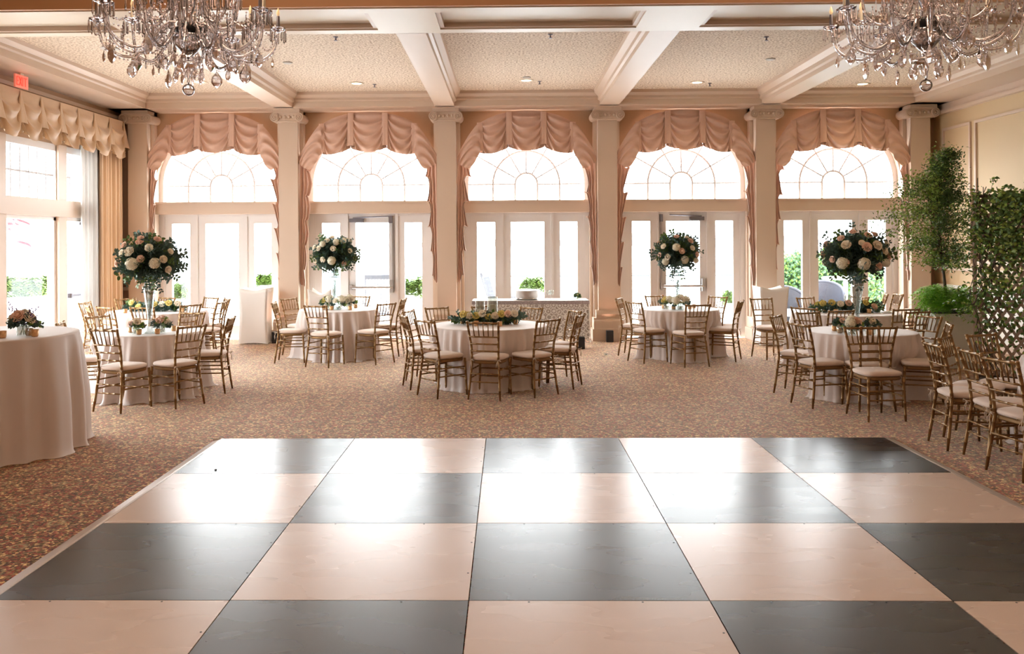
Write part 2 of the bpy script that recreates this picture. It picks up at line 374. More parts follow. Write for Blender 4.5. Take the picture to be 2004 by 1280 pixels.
# ------------------------------------------------ far wall with five arched openings
HW, SPR = 1.20, 2.93                      # half width, spring height
def arch_wall():
    m = MB(); T0, T1 = YW, 16.95
    bounds = [XL-.3]+[(a+b)/2 for a, b in zip(BAY, BAY[1:])]+[XR+.3]
    for k, c in enumerate(BAY):
        xl, xr = bounds[k], bounds[k+1]
        n = 28; pts = [(c-HW, 0), (c-HW, SPR)]+[(c-HW*math.cos(PI*i/n), SPR+HW*math.sin(PI*i/n)) for i in range(1, n)]+[(c+HW, SPR), (c+HW, 0)]
        outer = []
        for (px, pz) in pts:
            if pz <= SPR: outer.append((xl if px < c else xr, pz))
            else:
                t = (px-(c-HW))/(2*HW); outer.append((xl+(xr-xl)*t, 4.5))
        outer[1] = (xl, SPR); outer[-2] = (xr, SPR)
        base = len(m.v)
        for yy in (T0, T1):
            for p in pts: m.v.append((p[0], yy, p[1]))
            for p in outer: m.v.append((p[0], yy, p[1]))
        N_ = len(pts)
        for i in range(N_-1):
            m.f.append((base+i, base+i+1, base+N_+i+1, base+N_+i))
            m.f.append((base+2*N_+i, base+3*N_+i, base+3*N_+i+1, base+2*N_+i+1))
            m.f.append((base+i, base+2*N_+i, base+2*N_+i+1, base+i+1))
        # triangles joining spring level to the top corners
        m.f.append((base+N_+1, base+N_+2, base+1)) if False else None
        for yy in (T0, T1):
            b3 = len(m.v)
            m.v += [(xl, yy, SPR), (xl, yy, 4.5), (c-HW*math.cos(PI/n), yy, SPR+HW*math.sin(PI/n)), (xr, yy, SPR), (xr, yy, 4.5), (c+HW*math.cos(PI/n), yy, SPR+HW*math.sin(PI/n))]
    return m
struct('wall_far', arch_wall(), M_wall)
# left wall pieces (window band between), right wall, back wall
lw = MB().box(XL-.25, YB, 0, XL, 8.9, 5.5).box(XL-.25, 15.1, 0, XL, 16.6, 4.6).box(XL-.25, 8.9, 3.45, XL, 15.1, 5.5)
struct('wall_left', lw, M_wall)
struct('wall_right', MB().box(XR, YB, 0, XR+.2, 16.6, 5.5), M_rwall)
struct('wall_back', MB().box(XL-.2, YB-.2, 0, XR+.2, YB, 5.5), M_wall)
# right wall mouldings, wainscot
rm = MB()
def frame_x(m, x, y0, y1, z0, z1, w=.045, d=.03):
    m.box(x-d, y0, z0, x, y1, z0+w).box(x-d, y0, z1-w, x, y1, z1).box(x-d, y0, z0+w, x, y0+w, z1-w).box(x-d, y1-w, z0+w, x, y1, z1-w)
ys = [16.25, 15.15, 12.6, 10.0, 7.4, 4.8]
for a, b2 in zip(ys[1:], ys): frame_x(rm, XR, a+.07, b2-.07, 1.42, 3.86)
rm.box(XR-.04, YB, 1.28, XR, 16.5, 1.33)
o = struct('trim_10', rm, M_trim)
wn = MB().box(XR-.02, YB, 0, XR, 16.5, 1.0).box(XR-.06, YB, .97, XR, 16.5, 1.02)
for a, b2 in zip(ys[1:], ys): frame_x(wn, XR-.02, a+.1, b2-.1, .25, .86, .03, .02)
struct('trim_11', wn, M_wain)
struct('baseboard_right', MB().box(XR-.045, YB, 0, XR, 16.5, .14), M_trim)
struct('trim_12', MB().box(XR-.09, YB, 4.12, XR, 16.5, 4.18).box(XR-.05, YB, 4.18, XR, 16.5, 4.3), M_trim)
struct('trim_13', MB().box(XL, YB, 4.16, XL+.05, 16.5, 4.22), M_trim)
# left corner panel lines
struct('trim_14', MB().box(XL, 16.49, .95, -7.0, 16.56, 1.01).box(XL, 16.49, 1.2, -7.0, 16.55, 1.24), M_trim)
# ------------------------------------------------ pilasters (Ionic)
def pilaster(k, xv):
    root = sempty('trim_%d' % (15+k)); root.location = (xv, 0, 0)
    yf = 16.22
    MB().box(-.178, yf, .55, .178, 16.6, 4.10).build('shaft', M_trim, root)
    b_ = MB().box(-.30, yf-.12, 0, .30, 16.6, .22)
    b_.prism([(yf-.10, .22), (16.6, .22), (16.6, .42), (yf-.05, .42), (yf-.045, .40), (yf-.09, .37), (yf-.09, .24)], 'x', -.275, .275)
    b_.prism([(yf-.03, .42), (16.6, .42), (16.6, .56), (yf-.002, .56), (yf-.04, .52), (yf-.055, .49), (yf-.04, .46)], 'x', -.225, .225)
    o = b_.build('base', M_trim, root)
    # capital: abacus, echinus and two scrolls with their spirals
    c_ = MB().box(-.245, yf-.13, 4.235, .245, 16.6, 4.30).box(-.20, yf-.06, 4.075, .20, 16.6, 4.235).box(-.235, yf-.075, 4.17, .235, 16.6, 4.235)
    for q in range(4): c_.ball((-.12+q*.08, yf-.075, 4.165), .028, 8, 5, 1.2)
    c_.tube([(-.185, yf-.045, 4.085), (.185, yf-.045, 4.085)], .022, 8)
    c_.build('capital', M_trim, root)
    for sgn in (-1, 1):
        v_ = MB()
        v_.tube([(sgn*.225, yf-.10, 4.155), (sgn*.225, 16.55, 4.155)], .085, 20)
        sp = []
        for i in range(40):
            a = i/39*4.3*PI; r_ = .083*(1-i/39*.82); sp.append((sgn*(.225+r_*math.sin(a)), yf-.105, 4.155+r_*math.cos(a)))
        v_.tube(sp, .010, 6); v_.ball((sgn*.225, yf-.10, 4.155), .022, 8, 5)
        v_.build('volute', M_trim, root)
    # stepped side strips behind the shaft
    MB().box(-.245, 16.40, 0, .245, 16.6, 4.30).build('backing_strip', M_trim, root)
for k, xv in enumerate(XC): pilaster(k, xv)
# ------------------------------------------------ far windows: fanlight over lintel over french doors
def arc_band(m, c, z0, r0, r1, ya, yb, n=28):
    base = len(m.v)
    for i in range(n+1):
        a = PI*i/n
        for r_ in (r0, r1):
            for yy in (ya, yb): m.v.append((c-r_*math.cos(a), yy, z0+r_*math.sin(a)))
    for i in range(n):
        p = base+i*4; q = p+4
        m.f += [(p, q, q+2, p+2), (p+1, p+3, q+3, q+1), (p, p+1, q+1, q), (p+2, q+2, q+3, p+3)]
    m.f += [(base, base+2, base+3, base+1), (base+4*n, base+4*n+1, base+4*n+3, base+4*n+2)]
def far_window(k, c):
    zt, sp = 2.60, 2.93
    root = sempty('window_%d' % (k+1)); root.location = (c, 0, 0)
    f_ = MB(); ya, yb = YG-.06, YG+.08
    arc_band(f_, 0, sp, 1.10, 1.21, ya, yb)
    f_.box(-1.21, ya, 0, -1.10, yb, sp).box(1.10, ya, 0, 1.21, yb, sp)
    f_.build('frame', M_white, root)
    # casing on the room side
    cs = MB(); arc_band(cs, 0, sp, 1.185, 1.235, YW-.02, YG-.02); cs.box(-1.235, YW-.02, 0, -1.185, YG-.06, sp).box(1.185, YW-.02, 0, 1.235, YG-.06, sp)
    cs.build('casing', M_trim, root)
    m = MB(); w = .018
    for r_ in (.212, .635): arc_band(m, 0, sp, r_-w, r_+w, YG-.005, YG+.02, 24)
    for r_ in (.212, .635):
        for sg in (-1, 1): m.box(sg*r_-w, YG-.005, zt, sg*r_+w, YG+.02, sp)
    for d in (0, 30, 60, 90, 120, 150, 180):
        a = math.radians(d); u_ = Vector((math.cos(a), 0, math.sin(a)))
        p0 = u_*.212+Vector((0, YG+.0075, sp)); p1 = u_*1.105+Vector((0, YG+.0075, sp))
        q_ = Vector((-u_.z, 0, u_.x))*.013; b0 = len(m.v)
        for yy in (-.0095, .0095): m.v += [tuple(p0+q_+Vector((0, yy, 0))), tuple(p0-q_+Vector((0, yy, 0))), tuple(p1-q_+Vector((0, yy, 0))), tuple(p1+q_+Vector((0, yy, 0)))]
        m.f += [tuple(b0+i for i in f4) for f4 in ((0, 1, 2, 3), (7, 6, 5, 4), (0, 4, 5, 1), (1, 5, 6, 2), (2, 6, 7, 3), (3, 7, 4, 0))]
    m.build('muntins', M_munt, root)
    gp = MB(); n = 24
    gp.v = [(-1.1, YG+.03, zt), (1.1, YG+.03, zt)]+[(1.1*math.cos(PI*i/n), YG+.03, sp+1.1*math.sin(PI*i/n)) for i in range(n+1)]
    gp.f = [tuple(range(len(gp.v)))]
    gp.build('glass_pane', M_pane, root)
    MB().box(-1.185, YW-.10, 2.385, 1.185, YG+.08, zt).box(-1.2, YW-.12, zt-.02, 1.2, YG+.02, zt+.015).build('lintel', M_trim, root)
    # french doors: two sidelights and the centre leaf
    dr = sempty('door_%d' % (k+1)); dr.location = (c, 0, 0)
    ya, yb = YG-.05, YG+.06
    leaf_ = [(-1.07, -.47), (-.44, .46), (.51, 1.08)]
    gl_ = [(-.945, -.60), (-.30, .335), (.635, .965)]
    jam = MB().box(-1.10, ya, 0, -1.07, yb, 2.385).box(1.08, ya, 0, 1.10, yb, 2.385).box(-.47, ya-.02, 0, -.44, yb, 2.385).box(.46, ya-.02, 0, .51, yb, 2.385).box(-1.10, ya-.01, 2.34, 1.10, yb, 2.385)
    jam.build('door_frame', M_white, dr)
    for (a, b2), (g0, g1) in zip(leaf_, gl_):
        q = MB().box(a, ya+.01, .02, g0, yb-.02, 2.34).box(g1, ya+.01, .02, b2, yb-.02, 2.34).box(g0, ya+.01, .02, g1, yb-.02, .26).box(g0, ya+.01, 2.21, g1, yb-.02, 2.34)
        lf = q.build('door_leaf', M_white, dr)
        MB().box(g0-.02, YG+.0, .24, g1+.02, YG+.006, 2.23).build('glass_pane', M_pane, lf)
        if k == 3 or k == 1:
            if a < -.3 and a > -.5:
                MB().tube([(a+.04, ya-.05, .98), (b2-.04, ya-.05, .98)], .026, 12).box(a+.02, ya-.07, .93, a+.08, ya+.01, 1.03).box(b2-.10, ya-.07, .88, b2-.04, ya+.01, 1.12).box(a+.27, ya-.078, .952, a+.28, ya-.02, 1.008).build('push_bar', M_metal, lf)
                if k == 1:
                    MB().box(a+.03, ya-.06, 2.22, a+.30, ya+.01, 2.29).tube([(a+.1, ya-.05, 2.30), (a+.55, ya-.10, 2.32), (b2-.12, ya-.03, 2.33)], .012, 6).box(b2-.12, ya-.05, 2.20, b2-.05, ya, 2.34).build('door_closer', M_bronze, lf)
                else:
                    MB().box(b2-.32, ya-.06, 2.22, b2-.05, ya+.01, 2.29).tube([(b2-.1, ya-.05, 2.30), (a+.35, ya-.10, 2.32), (a+.2, ya-.03, 2.33)], .012, 6).box(a+.02, ya-.05, 2.20, a+.07, ya, 2.34).build('door_closer', M_bronze, lf)
                MB().box((b2-.06 if k == 1 else a+.03), ya-.03, .9, (b2-.03 if k == 1 else a+.06), ya, 2.2).build('latch_rod', M_metal, lf)
for k, c in enumerate(BAY): far_window(k, c)
# ------------------------------------------------ left window wall
def left_unit(n, y0, y1, hand=False):
    root = sempty('window_%d' % (5+n)); x = XL-.02
    f_ = MB()
    for (a, b2) in ((y0, y0+.02), (y1-.02, y1)): f_.box(x-.1, a, 2.55, x+.03, b2, 3.42)
    f_.box(x-.1, y0, 3.34, x+.03, y1, 3.45)
    f_.build('frame', M_white, root)
    m = MB(); nn = max(2, round((y1-y0)/.245))
    for i in range(1, nn):
        yy = y0+(y1-y0)*i/nn; m.box(x-.05, yy-.016, 2.55, x-.01, yy+.016, 3.34)
    m.box(x-.045, y0, 2.935, x-.015, y1, 2.965); m.build('muntins', M_munt, root)
    MB().box(x-.032, y0, 2.55, x-.028, y1, 3.35).build('glass_pane', M_pane, root)
    d = sempty('door_%d' % (5+n))
    q = MB().box(x-.08, y0, .02, x+.02, y0+.07, 2.27).box(x-.08, y1-.07, .02, x+.02, y1, 2.27).box(x-.08, y0, .02, x+.02, y1, .10).box(x-.08, y0, 2.22, x+.02, y1, 2.28)
    q.build('door_leaf', M_white, d); MB().box(x-.032, y0+.05, .1, x-.028, y1-.05, 2.23).build('glass_pane', M_pane, d)
    if hand:
        MB().tube([(x+.07, y0+.12, .98), (x+.07, y1-.1, .98)], .024, 10).box(x+.02, y0+.1, .94, x+.09, y0+.15, 1.02).build('push_bar', M_bronze, d)
        MB().box(x, y1-.35, 2.16, x+.07, y1-.05, 2.21).build('door_closer', M_bronze, d)
left_unit(1, 12.58, 14.07); left_unit(2, 14.33, 15.1, True); left_unit(3, 10.85, 12.32); left_unit(4, 9.0, 10.6)
lp = MB()
for a, b2 in ((8.9, 9.0), (10.6, 10.85), (12.32, 12.58), (14.07, 14.33)): lp.box(XL-.15, a, 0, XL+.05, b2, 3.45)
lp.box(XL-.15, 8.9, 2.28, XL+.07, 15.1, 2.55)
struct('trim_21', lp, M_trim)
# ================================================================== DANCE FLOOR
T = 1.22; DX0, DY0 = -2.645, 8.11
df = thing('dance_floor', 'checkered black and blush-white portable dance floor laid over the patterned carpet', 'dance floor')
for r_ in range(6):
    for c_ in range(5):
        blk = (r_+c_) % 2 == 0
        p = MB().box(DX0+c_*T+.003, DY0-(r_+1)*T+.003, .001, DX0+(c_+1)*T-.003, DY0-r_*T-.003, .026).build('floor_panel', M_blk if blk else M_wht, df)
        p['label'] = 'black laminate panel' if blk else 'blush white laminate panel'
for c_ in range(5):
    for r_ in range(6):
        pass
sc_ = MB()
for c_ in range(5):
    for r_ in range(1, 6):
        for q in (.25, .72): sc_.lathe([(.006, 0), (.006, .001)], (DX0+(c_+q)*T, DY0-r_*T-.02, .0262), 6)
for c_ in range(1, 5):
    for r_ in range(5):
        for q in (.3, .7): sc_.lathe([(.006, 0), (.006, .001)], (DX0+c_*T-.02, DY0-(r_+q)*T, .0262), 6)
sc_.build('screw_heads', M_dark, df)
def ramp_edge(pts, name='edge_trim'):
    m = MB(); m.prism(pts[0], pts[1], pts[2], pts[3]); return m.build(name, M_alu, df)
Yn = DY0-6*T
ramp_edge(([(DX0, .0), (DX0, .026), (DX0-.02, .026), (DX0-.10, .004), (DX0-.10, 0)], 'y', Yn, DY0))
xr = DX0+5*T
ramp_edge(([(xr, 0), (xr+.10, 0), (xr+.10, .004), (xr+.02, .026), (xr, .026)], 'y', Yn, DY0))
ramp_edge(([(DY0, 0), (DY0+.06, 0), (DY0+.06, .004), (DY0, .026)], 'x', DX0-.1, xr+.1))
# ================================================================== CHAIR
def ringed(p0, p1, r_, nodes, n=8, taper=1.0, bulge=1.28):
    p0, p1 = Vector(p0), Vector(p1); pts = []; rad = []
    ts = sorted(set([0, 1]+[t+d for t in nodes for d in (-.012, 0, .012) if 0 < t+d < 1]))
    for t in ts:
        pts.append(p0.lerp(p1, t)); rr = r_*(1+(taper-1)*t)
        rad.append(rr*bulge if any(abs(t-q) < 1e-6 for q in nodes) else rr)
    return pts, rad
def chair_meshes():
    D = {}
    zs = .445
    # rear legs rise into the back posts
    for sgn, key in ((-1, 'a'), (1, 'b')):
        path = [(sgn*.195, -.245, 0), (sgn*.178, -.215, .22), (sgn*.160, -.190, zs), (sgn*.165, -.205, .62), (sgn*.178, -.245, .78), (sgn*.190, -.285, .905)]
        pts, rad = [], []
        for i in range(len(path)-1):
            a, b_ = ringed(path[i], path[i+1], .0145, (.3, .75) if i else (.5,), bulge=1.22)
            if i: a, b_ = a[1:], b_[1:]
            pts += a; rad += b_
        pts.append(Vector((sgn*.191, -.287, .915))); rad.append(.017); pts.append(Vector((sgn*.1915, -.288, .922))); rad.append(.010)
        rad[0] = .010
        D['rear'+key] = MB().tube(pts, rad, 8).mesh('rear_leg', M_gold, True)
        p2, r2_ = ringed((sgn*.198, .205, 0), (sgn*.185, .185, zs), .0135, (.15, .42, .68, .9), taper=1.15)
        r2_[0] = .010
        D['front'+key] = MB().tube(p2, r2_, 8).mesh('leg', M_gold, True)
    def rail(z, name, ext=0):
        t = (z-zs)/(.905-zs)
        yy = -.190-.095*t**1.3; hw = .158+.032*t**1.2
        p, r_ = ringed((-hw-ext, yy, z), (hw+ext, yy, z), .0095, (.2, .5, .8)); return MB().tube(p, r_, 6).mesh(name, M_gold, True)
    D['top'] = MB().tube(*ringed((-.200, -.283, .900), (.200, -.283, .900), .0125, (.2, .5, .8)), 8).mesh('top_rail', M_gold, True)
    for z, kx in ((.735, 'r1'), (.650, 'r2'), (.565, 'r3')): D[kx] = rail(z, 'back_rail')
    for i in range(5):
        f_ = (i-2)/2
        D['sp%d' % i] = MB().tube(*ringed((f_*.112, -.243, .735), (f_*.125, -.283, .900), .0068, (.5,)), 6).mesh('spindle', M_gold, True)
    sf = MB(); n = 20
    def rr(w, d, y0, k):  # rounded seat outline
        a = 2*PI*k/n; ca, sa = math.cos(a), math.sin(a)
        x = w*math.copysign(abs(ca)**.45, ca); y = y0+d*math.copysign(abs(sa)**.45, sa)
        return x*(1-.10*(-(y-y0)/d) if y < y0 else 1), y
    def loft(m, lv):
        base = len(m.v)
        for w, d, z in lv:
            for k in range(n): x, y = rr(w, d, 0, k); m.v.append((x, y, z))
        for i in range(len(lv)-1):
            for k in range(n): a = base+i*n+k; b_ = base+i*n+(k+1) % n; m.f.append((a, b_, b_+n, a+n))
        m.f.append(tuple(base+k for k in reversed(range(n)))); e = base+(len(lv)-1)*n; m.f.append(tuple(e+k for k in range(n)))
    loft(sf, [(.185, .19, .415), (.195, .200, .425), (.195, .200, .445), (.185, .19, .452)])
    D['seat'] = sf.mesh('seat_frame', M_gold)
    cu = MB(); loft(cu, [(.18, .185, .452), (.198, .203, .460), (.204, .208, .475), (.200, .205, .492), (.175, .18, .502), (.10, .10, .505)])
    D['cushion'] = cu.mesh('cushion', M_cush, True)
    st = []
    for z in (.31, .215):
        st.append(((-.19, .195, z), (.19, .195, z))); st.append(((-.17, -.215, z-.01), (.17, -.215, z-.01)))
        for sgn in (-1, 1): st.append(((sgn*.19, .195, z+.035), (sgn*.172, -.212, z+.035)))
    D['st'] = [MB().tube(*ringed(a, b_, .0085, (.25, .5, .75)), 6).mesh('stretcher', M_gold, True) for a, b_ in st]
    for sgn, key in ((-1, 'a'), (1, 'b')):
        m = MB(); x, y, z = sgn*.165, -.21, .465
        m.tube([(x, y+.018, z), (x+.018, y, z), (x, y-.018, z), (x-.018, y, z), (x, y+.018, z)], .004, 5)
        m.tube([(x, y-.018, z), (x+.03, y-.035, z+.012), (x+.045, y-.03, z-.012), (x, y-.018, z)], .0035, 5)
        m.tube([(x, y-.018, z), (x-.03, y-.035, z+.012), (x-.045, y-.03, z-.012), (x, y-.018, z)], .0035, 5)
        m.tube([(x, y-.018, z), (x+.012, y-.035, z-.05), (x+.02, y-.03, z-.10)], .003, 5)
        m.tube([(x, y-.018, z), (x-.012, y-.035, z-.04), (x-.018, y-.03, z-.085)], .003, 5)
        D['tie'+key] = m.mesh('cushion_tie', M_tie, True)
    return D
CM = chair_meshes(); chair0 = None
def make_chair(loc, rz, label, group):
    global chair0
    if chair0: return dup(chair0, loc, rz, label, group)
    t = thing('chiavari_chair', label, 'chair', loc, rz, group); chair0 = t
    for k in ('reara', 'rearb', 'fronta', 'frontb'): put('leg', CM[k], t)
    put('top_rail', CM['top'], t)
    for k in ('r1', 'r2', 'r3'): put('back_rail', CM[k], t)
    for i in range(5): put('spindle', CM['sp%d' % i], t)
    put('seat_frame', CM['seat'], t); put('cushion', CM['cushion'], t)['label'] = 'blush seat cushion'
    for m in CM['st']: put('stretcher', m, t)
    for k in ('tiea', 'tieb'): put('cushion_tie', CM[k], t)
    return t
# tables: centre x,y, radius, height
TB = {}
def tbl(key, px, yc, R_, h=.765):
    p = at(px, 600, y=yc); TB[key] = (p.x, yc, R_, h)
tbl('A', 957, 11.38, .745); tbl('B', 292, 10.72, .62); tbl('C', 308, 13.9, .75); tbl('D', 663, 14.12, .62)
tbl('E', 1329, 13.92, .61); tbl('F', 1685, 10.42, .61); tbl('G', 1655, 13.12, .75)
TB['H'] = (-4.70, 7.80, .77, 1.04); TB['I'] = (5.33, 7.85, .66, .765)
DESC = {'H': 'the tall table at the left edge', 'A': 'the centre table with the candle garland', 'B': 'the front left table with the tall vase', 'C': 'the back left table with the low garland', 'D': 'the round table before the second arched window',
        'E': 'the round table before the fourth arched window', 'F': 'the front right table with the tall vase', 'G': 'the back right table with the low garland', 'I': 'the table at the right edge'}
GRP = {k: 'gold chairs around '+v for k, v in DESC.items()}
# (table, rail left px,py, rail right px,py, facing, label)
CH = [
 ('A', 914, 632, 976, 631, None, 'gold chair seen from behind, front and centre at the middle round table'),
 ('A', 812, 627, 851, 630, None, 'gold chair at front left of the middle table, just left of the centre front chair'),
 ('A', 784, 616, 797, 622, None, 'leftmost gold chair of the middle table, nearly side on'),
 ('A', 790, 611, 811, 608, None, 'gold chair behind the leftmost chair of the middle table'),
 ('A', 833, 604, 878, 602, None, 'gold chair at the back left of the middle table, only its back above the cloth'),
 ('A', 924, 600, 962, 600, None, 'gold chair directly behind the candle garland of the middle table'),
 ('A', 1018, 602, 1061, 604, None, 'gold chair at the back right of the middle table, before the lace buffet'),
 ('A', 1113, 607, 1135, 611, None, 'gold chair at the right back of the middle table, partly behind another'),
 ('A', 1127, 620, 1142, 615, None, 'rightmost gold chair of the middle table, seen nearly side on'),
 ('A', 1050, 629, 1095, 625, None, 'gold chair at front right of the middle table, seen from behind'),
 ('B', 177, 646, 231, 646, (.45, 1), 'gold chair seen from behind at front left of the left tall vase table'),
 ('B', 347, 641, 403, 637, None, 'gold chair seen from behind at front right of the left tall vase table'),
 ('B', 444, 621, 457.5, 625, None, 'gold chair side on at the right of the left tall vase table, facing left'),
 ('B', 333, 616, 382, 616, None, 'gold chair behind the left tall vase table, facing the camera, right of the vase'),
 ('B', 183, 621, 231, 620.5, None, 'gold chair at the back left of the left tall vase table'),
 ('B', 112, 634, 127, 631, (1, -.15), 'gold chair showing just its rail tip above the tall cocktail table cloth'),
 ('C', 255, 603, 302, 602, (.1, 1), 'gold chair between the two left tables, behind the small bouquets'),
 ('C', 351.5, 598, 392, 596.5, None, 'gold chair at the front right of the back left garland table, seen from behind'),
 ('C', 189.5, 602.5, 223.5, 602, (.7, 1), 'gold chair at the front left of the back left garland table'),
 ('C', 168, 598, 176, 600, (1, .5), 'leftmost gold chair beside the white sheer curtain, side on'),
 ('C', 180, 593, 203, 592, (1, -.4), 'gold chair before the beige drape left of the back left table'),
 ('C', 225.5, 586, 266, 584.5, None, 'gold chair behind the back left table against the first pilaster'),
 ('C', 311, 584, 343, 584, None, 'gold chair behind the garland of the back left table near the first window'),
 ('C', 381, 584, 409, 585, None, 'gold chair at the back right of the back left table, bright against the french door'),
 ('C', 427, 587, 437, 585, None, 'gold chair farthest right behind another at the back left table'),
 ('C', 421, 592, 441, 592, None, 'gold chair side on at the right of the back left table, facing left'),
 ('D', 533, 592, 541, 595, (1, .05), 'gold chair side on at the left of the second window table, facing right'),
 ('D', 562, 586.5, 593.5, 584.5, None, 'gold chair against the pilaster at the back left of the second window table'),
 ('D', 595, 599.5, 640, 599.5, None, 'gold chair seen from behind at front left of the second window table'),
 ('D', 738, 597, 774, 593.5, None, 'gold chair seen from behind at front right of the second window table'),
 ('D', 784, 585.5, 794, 587, None, 'gold chair side on at the right of the second window table, facing left'),
 ('D', 676, 583.5, 712, 583, None, 'gold chair behind the flowers of the second window table, before the glass door'),
 ('E', 1210, 585, 1222, 583.5, None, 'gold chair left of the fourth window table, beside the pilaster base'),
 ('E', 1225, 592, 1256, 593, None, 'gold chair seen from behind at front left of the fourth window table'),
 ('E', 1266, 580, 1301, 580, None, 'gold chair at the back left of the fourth window table, facing the camera'),
 ('E', 1342, 597.5, 1389, 597, None, 'gold chair seen from behind at front right of the fourth window table'),
 ('E', 1377, 581, 1413, 583, None, 'gold chair at the back right of the fourth window table, facing the camera'),
 ('E', 1438, 592, 1447.5, 588, None, 'gold chair side on at the right of the fourth window table, facing left'),
 ('E', 1469, 585, 1511, 585, (.3, -1), 'lone gold chair facing the camera before the draped stand by the fifth pilaster'),
 ('F', 1707, 646, 1769, 645.5, 'F1', 'gold chair facing the front right table, overlapped by the one facing the camera'),
 ('F', 1672, 646, 1739, 646, 'F2', 'gold chair with its seat facing the camera before the front right table'),
 ('F', 1543, 633, 1584, 637, None, 'gold chair seen from behind at front left of the right tall vase table'),
 ('F', 1520, 621, 1541, 618.5, None, 'leftmost gold chair of the right tall vase table, side on'),
 ('F', 1593, 617, 1637, 616, None, 'gold chair at the back left of the right tall vase table, facing the camera'),
 ('F', 1750, 620.5, 1797, 622, None, 'gold chair at the back right of the right tall vase table, facing the camera'),
 ('F', 1855, 640, 1858, 630, (-1, -.05), 'gold chair edge on at the right of the right tall vase table, facing left'),
 ('G', 1549, 603.5, 1599, 603.8, (.45, 1), 'gold chair at the front left of the back right garland table, seen from behind'),
 ('G', 1621.5, 608, 1670, 609.5, (.1, 1), 'gold chair directly in front of the back right garland table'),
 ('G', 1748, 605, 1798, 607, (-.6, 1), 'gold chair at the front right of the back right garland table'),
 ('G', 1771.5, 610, 1818, 612, (-.8, 1), 'gold chair nearest the white planter, right of the back right table'),
 ('G', 1560, 583.5, 1593.5, 583, None, 'gold chair at the back left of the back right table, before the fifth window'),
 ('G', 1664, 581.5, 1699, 581.5, None, 'gold chair behind the back right table, partly behind the tall vase'),
 ('G', 1731, 577, 1736, 575, (-1, -.3), 'gold chair edge on at the back right of the back right table'),
 ('G', 1748, 576.5, 1766, 576, (-1, -.9), 'gold chair farthest back by the last pilaster at the right'),
 ('I', 1809.6, 671, 1845, 677.5, (1, -.05), 'gold chair farthest left of the right foreground group, seen from behind'),
 ('I', 1878, 684, 1922, 693, (1, 0), 'middle gold chair of the three seen from behind in the right foreground'),
 ('I', 1922.5, 699, 1992, 710, (1, .15), 'nearest gold chair at the right edge, seen from behind'),
 ('I', 1839, 663, 1862.5, 660, (.8, -.55), 'gold chair behind the farthest left chair of the right foreground, turned right'),
 ('I', 1894, 656.5, 1950, 655.5, (.2, -1), 'gold chair before the ivy trellis facing the camera'),
]
SEATS = []
for (tk, xl, yl, xr_, yr, fc, lab) in CH:
    p = at((xl+xr_)/2, (yl+yr)/2, z=.905)
    tc_ = TB[tk]; d = Vector((tc_[0]-p.x, tc_[1]-p.y))
    off = .275
    if fc == 'F1': d = Vector((-.02, 1)); p.y = 9.40
    elif fc == 'F2': d = Vector((.12, -1)); p.y = 9.40
    elif fc: d = Vector(fc)
    d.normalize()
    if fc not in ('F1', 'F2'):      # turn the chair so that its rail is seen as wide as in the photograph
        tt = p.x/p.y; kk = math.hypot(xr_-xl, yr-yl)*p.y/(FOC*.385); A_ = math.hypot(1, tt); ac = math.acos(min(1, kk/A_))
        best = max((sg*(-math.sin(f2)*d.x+math.cos(f2)*d.y), sg, f2) for f2 in (-math.atan(tt)+ac, -math.atan(tt)-ac) for sg in (1, -1))
        if best[0] > .55: d = Vector((-math.sin(best[2])*best[1], math.cos(best[2])*best[1]))
    q = Vector((p.x+d.x*off, p.y+d.y*off))
    # keep the seat front no deeper than just under the table edge
    r_ = (Vector((tc_[0], tc_[1]))-q).length
    mn = tc_[2]+.08
    if r_ < mn and fc != 'F2': q = Vector((tc_[0], tc_[1]))+(q-Vector((tc_[0], tc_[1]))).normalized()*mn
    rz = math.atan2(-d.x, d.y)
    SEATS.append((tk, q, lab)); make_chair((q.x, q.y, 0), rz, lab, GRP[tk])
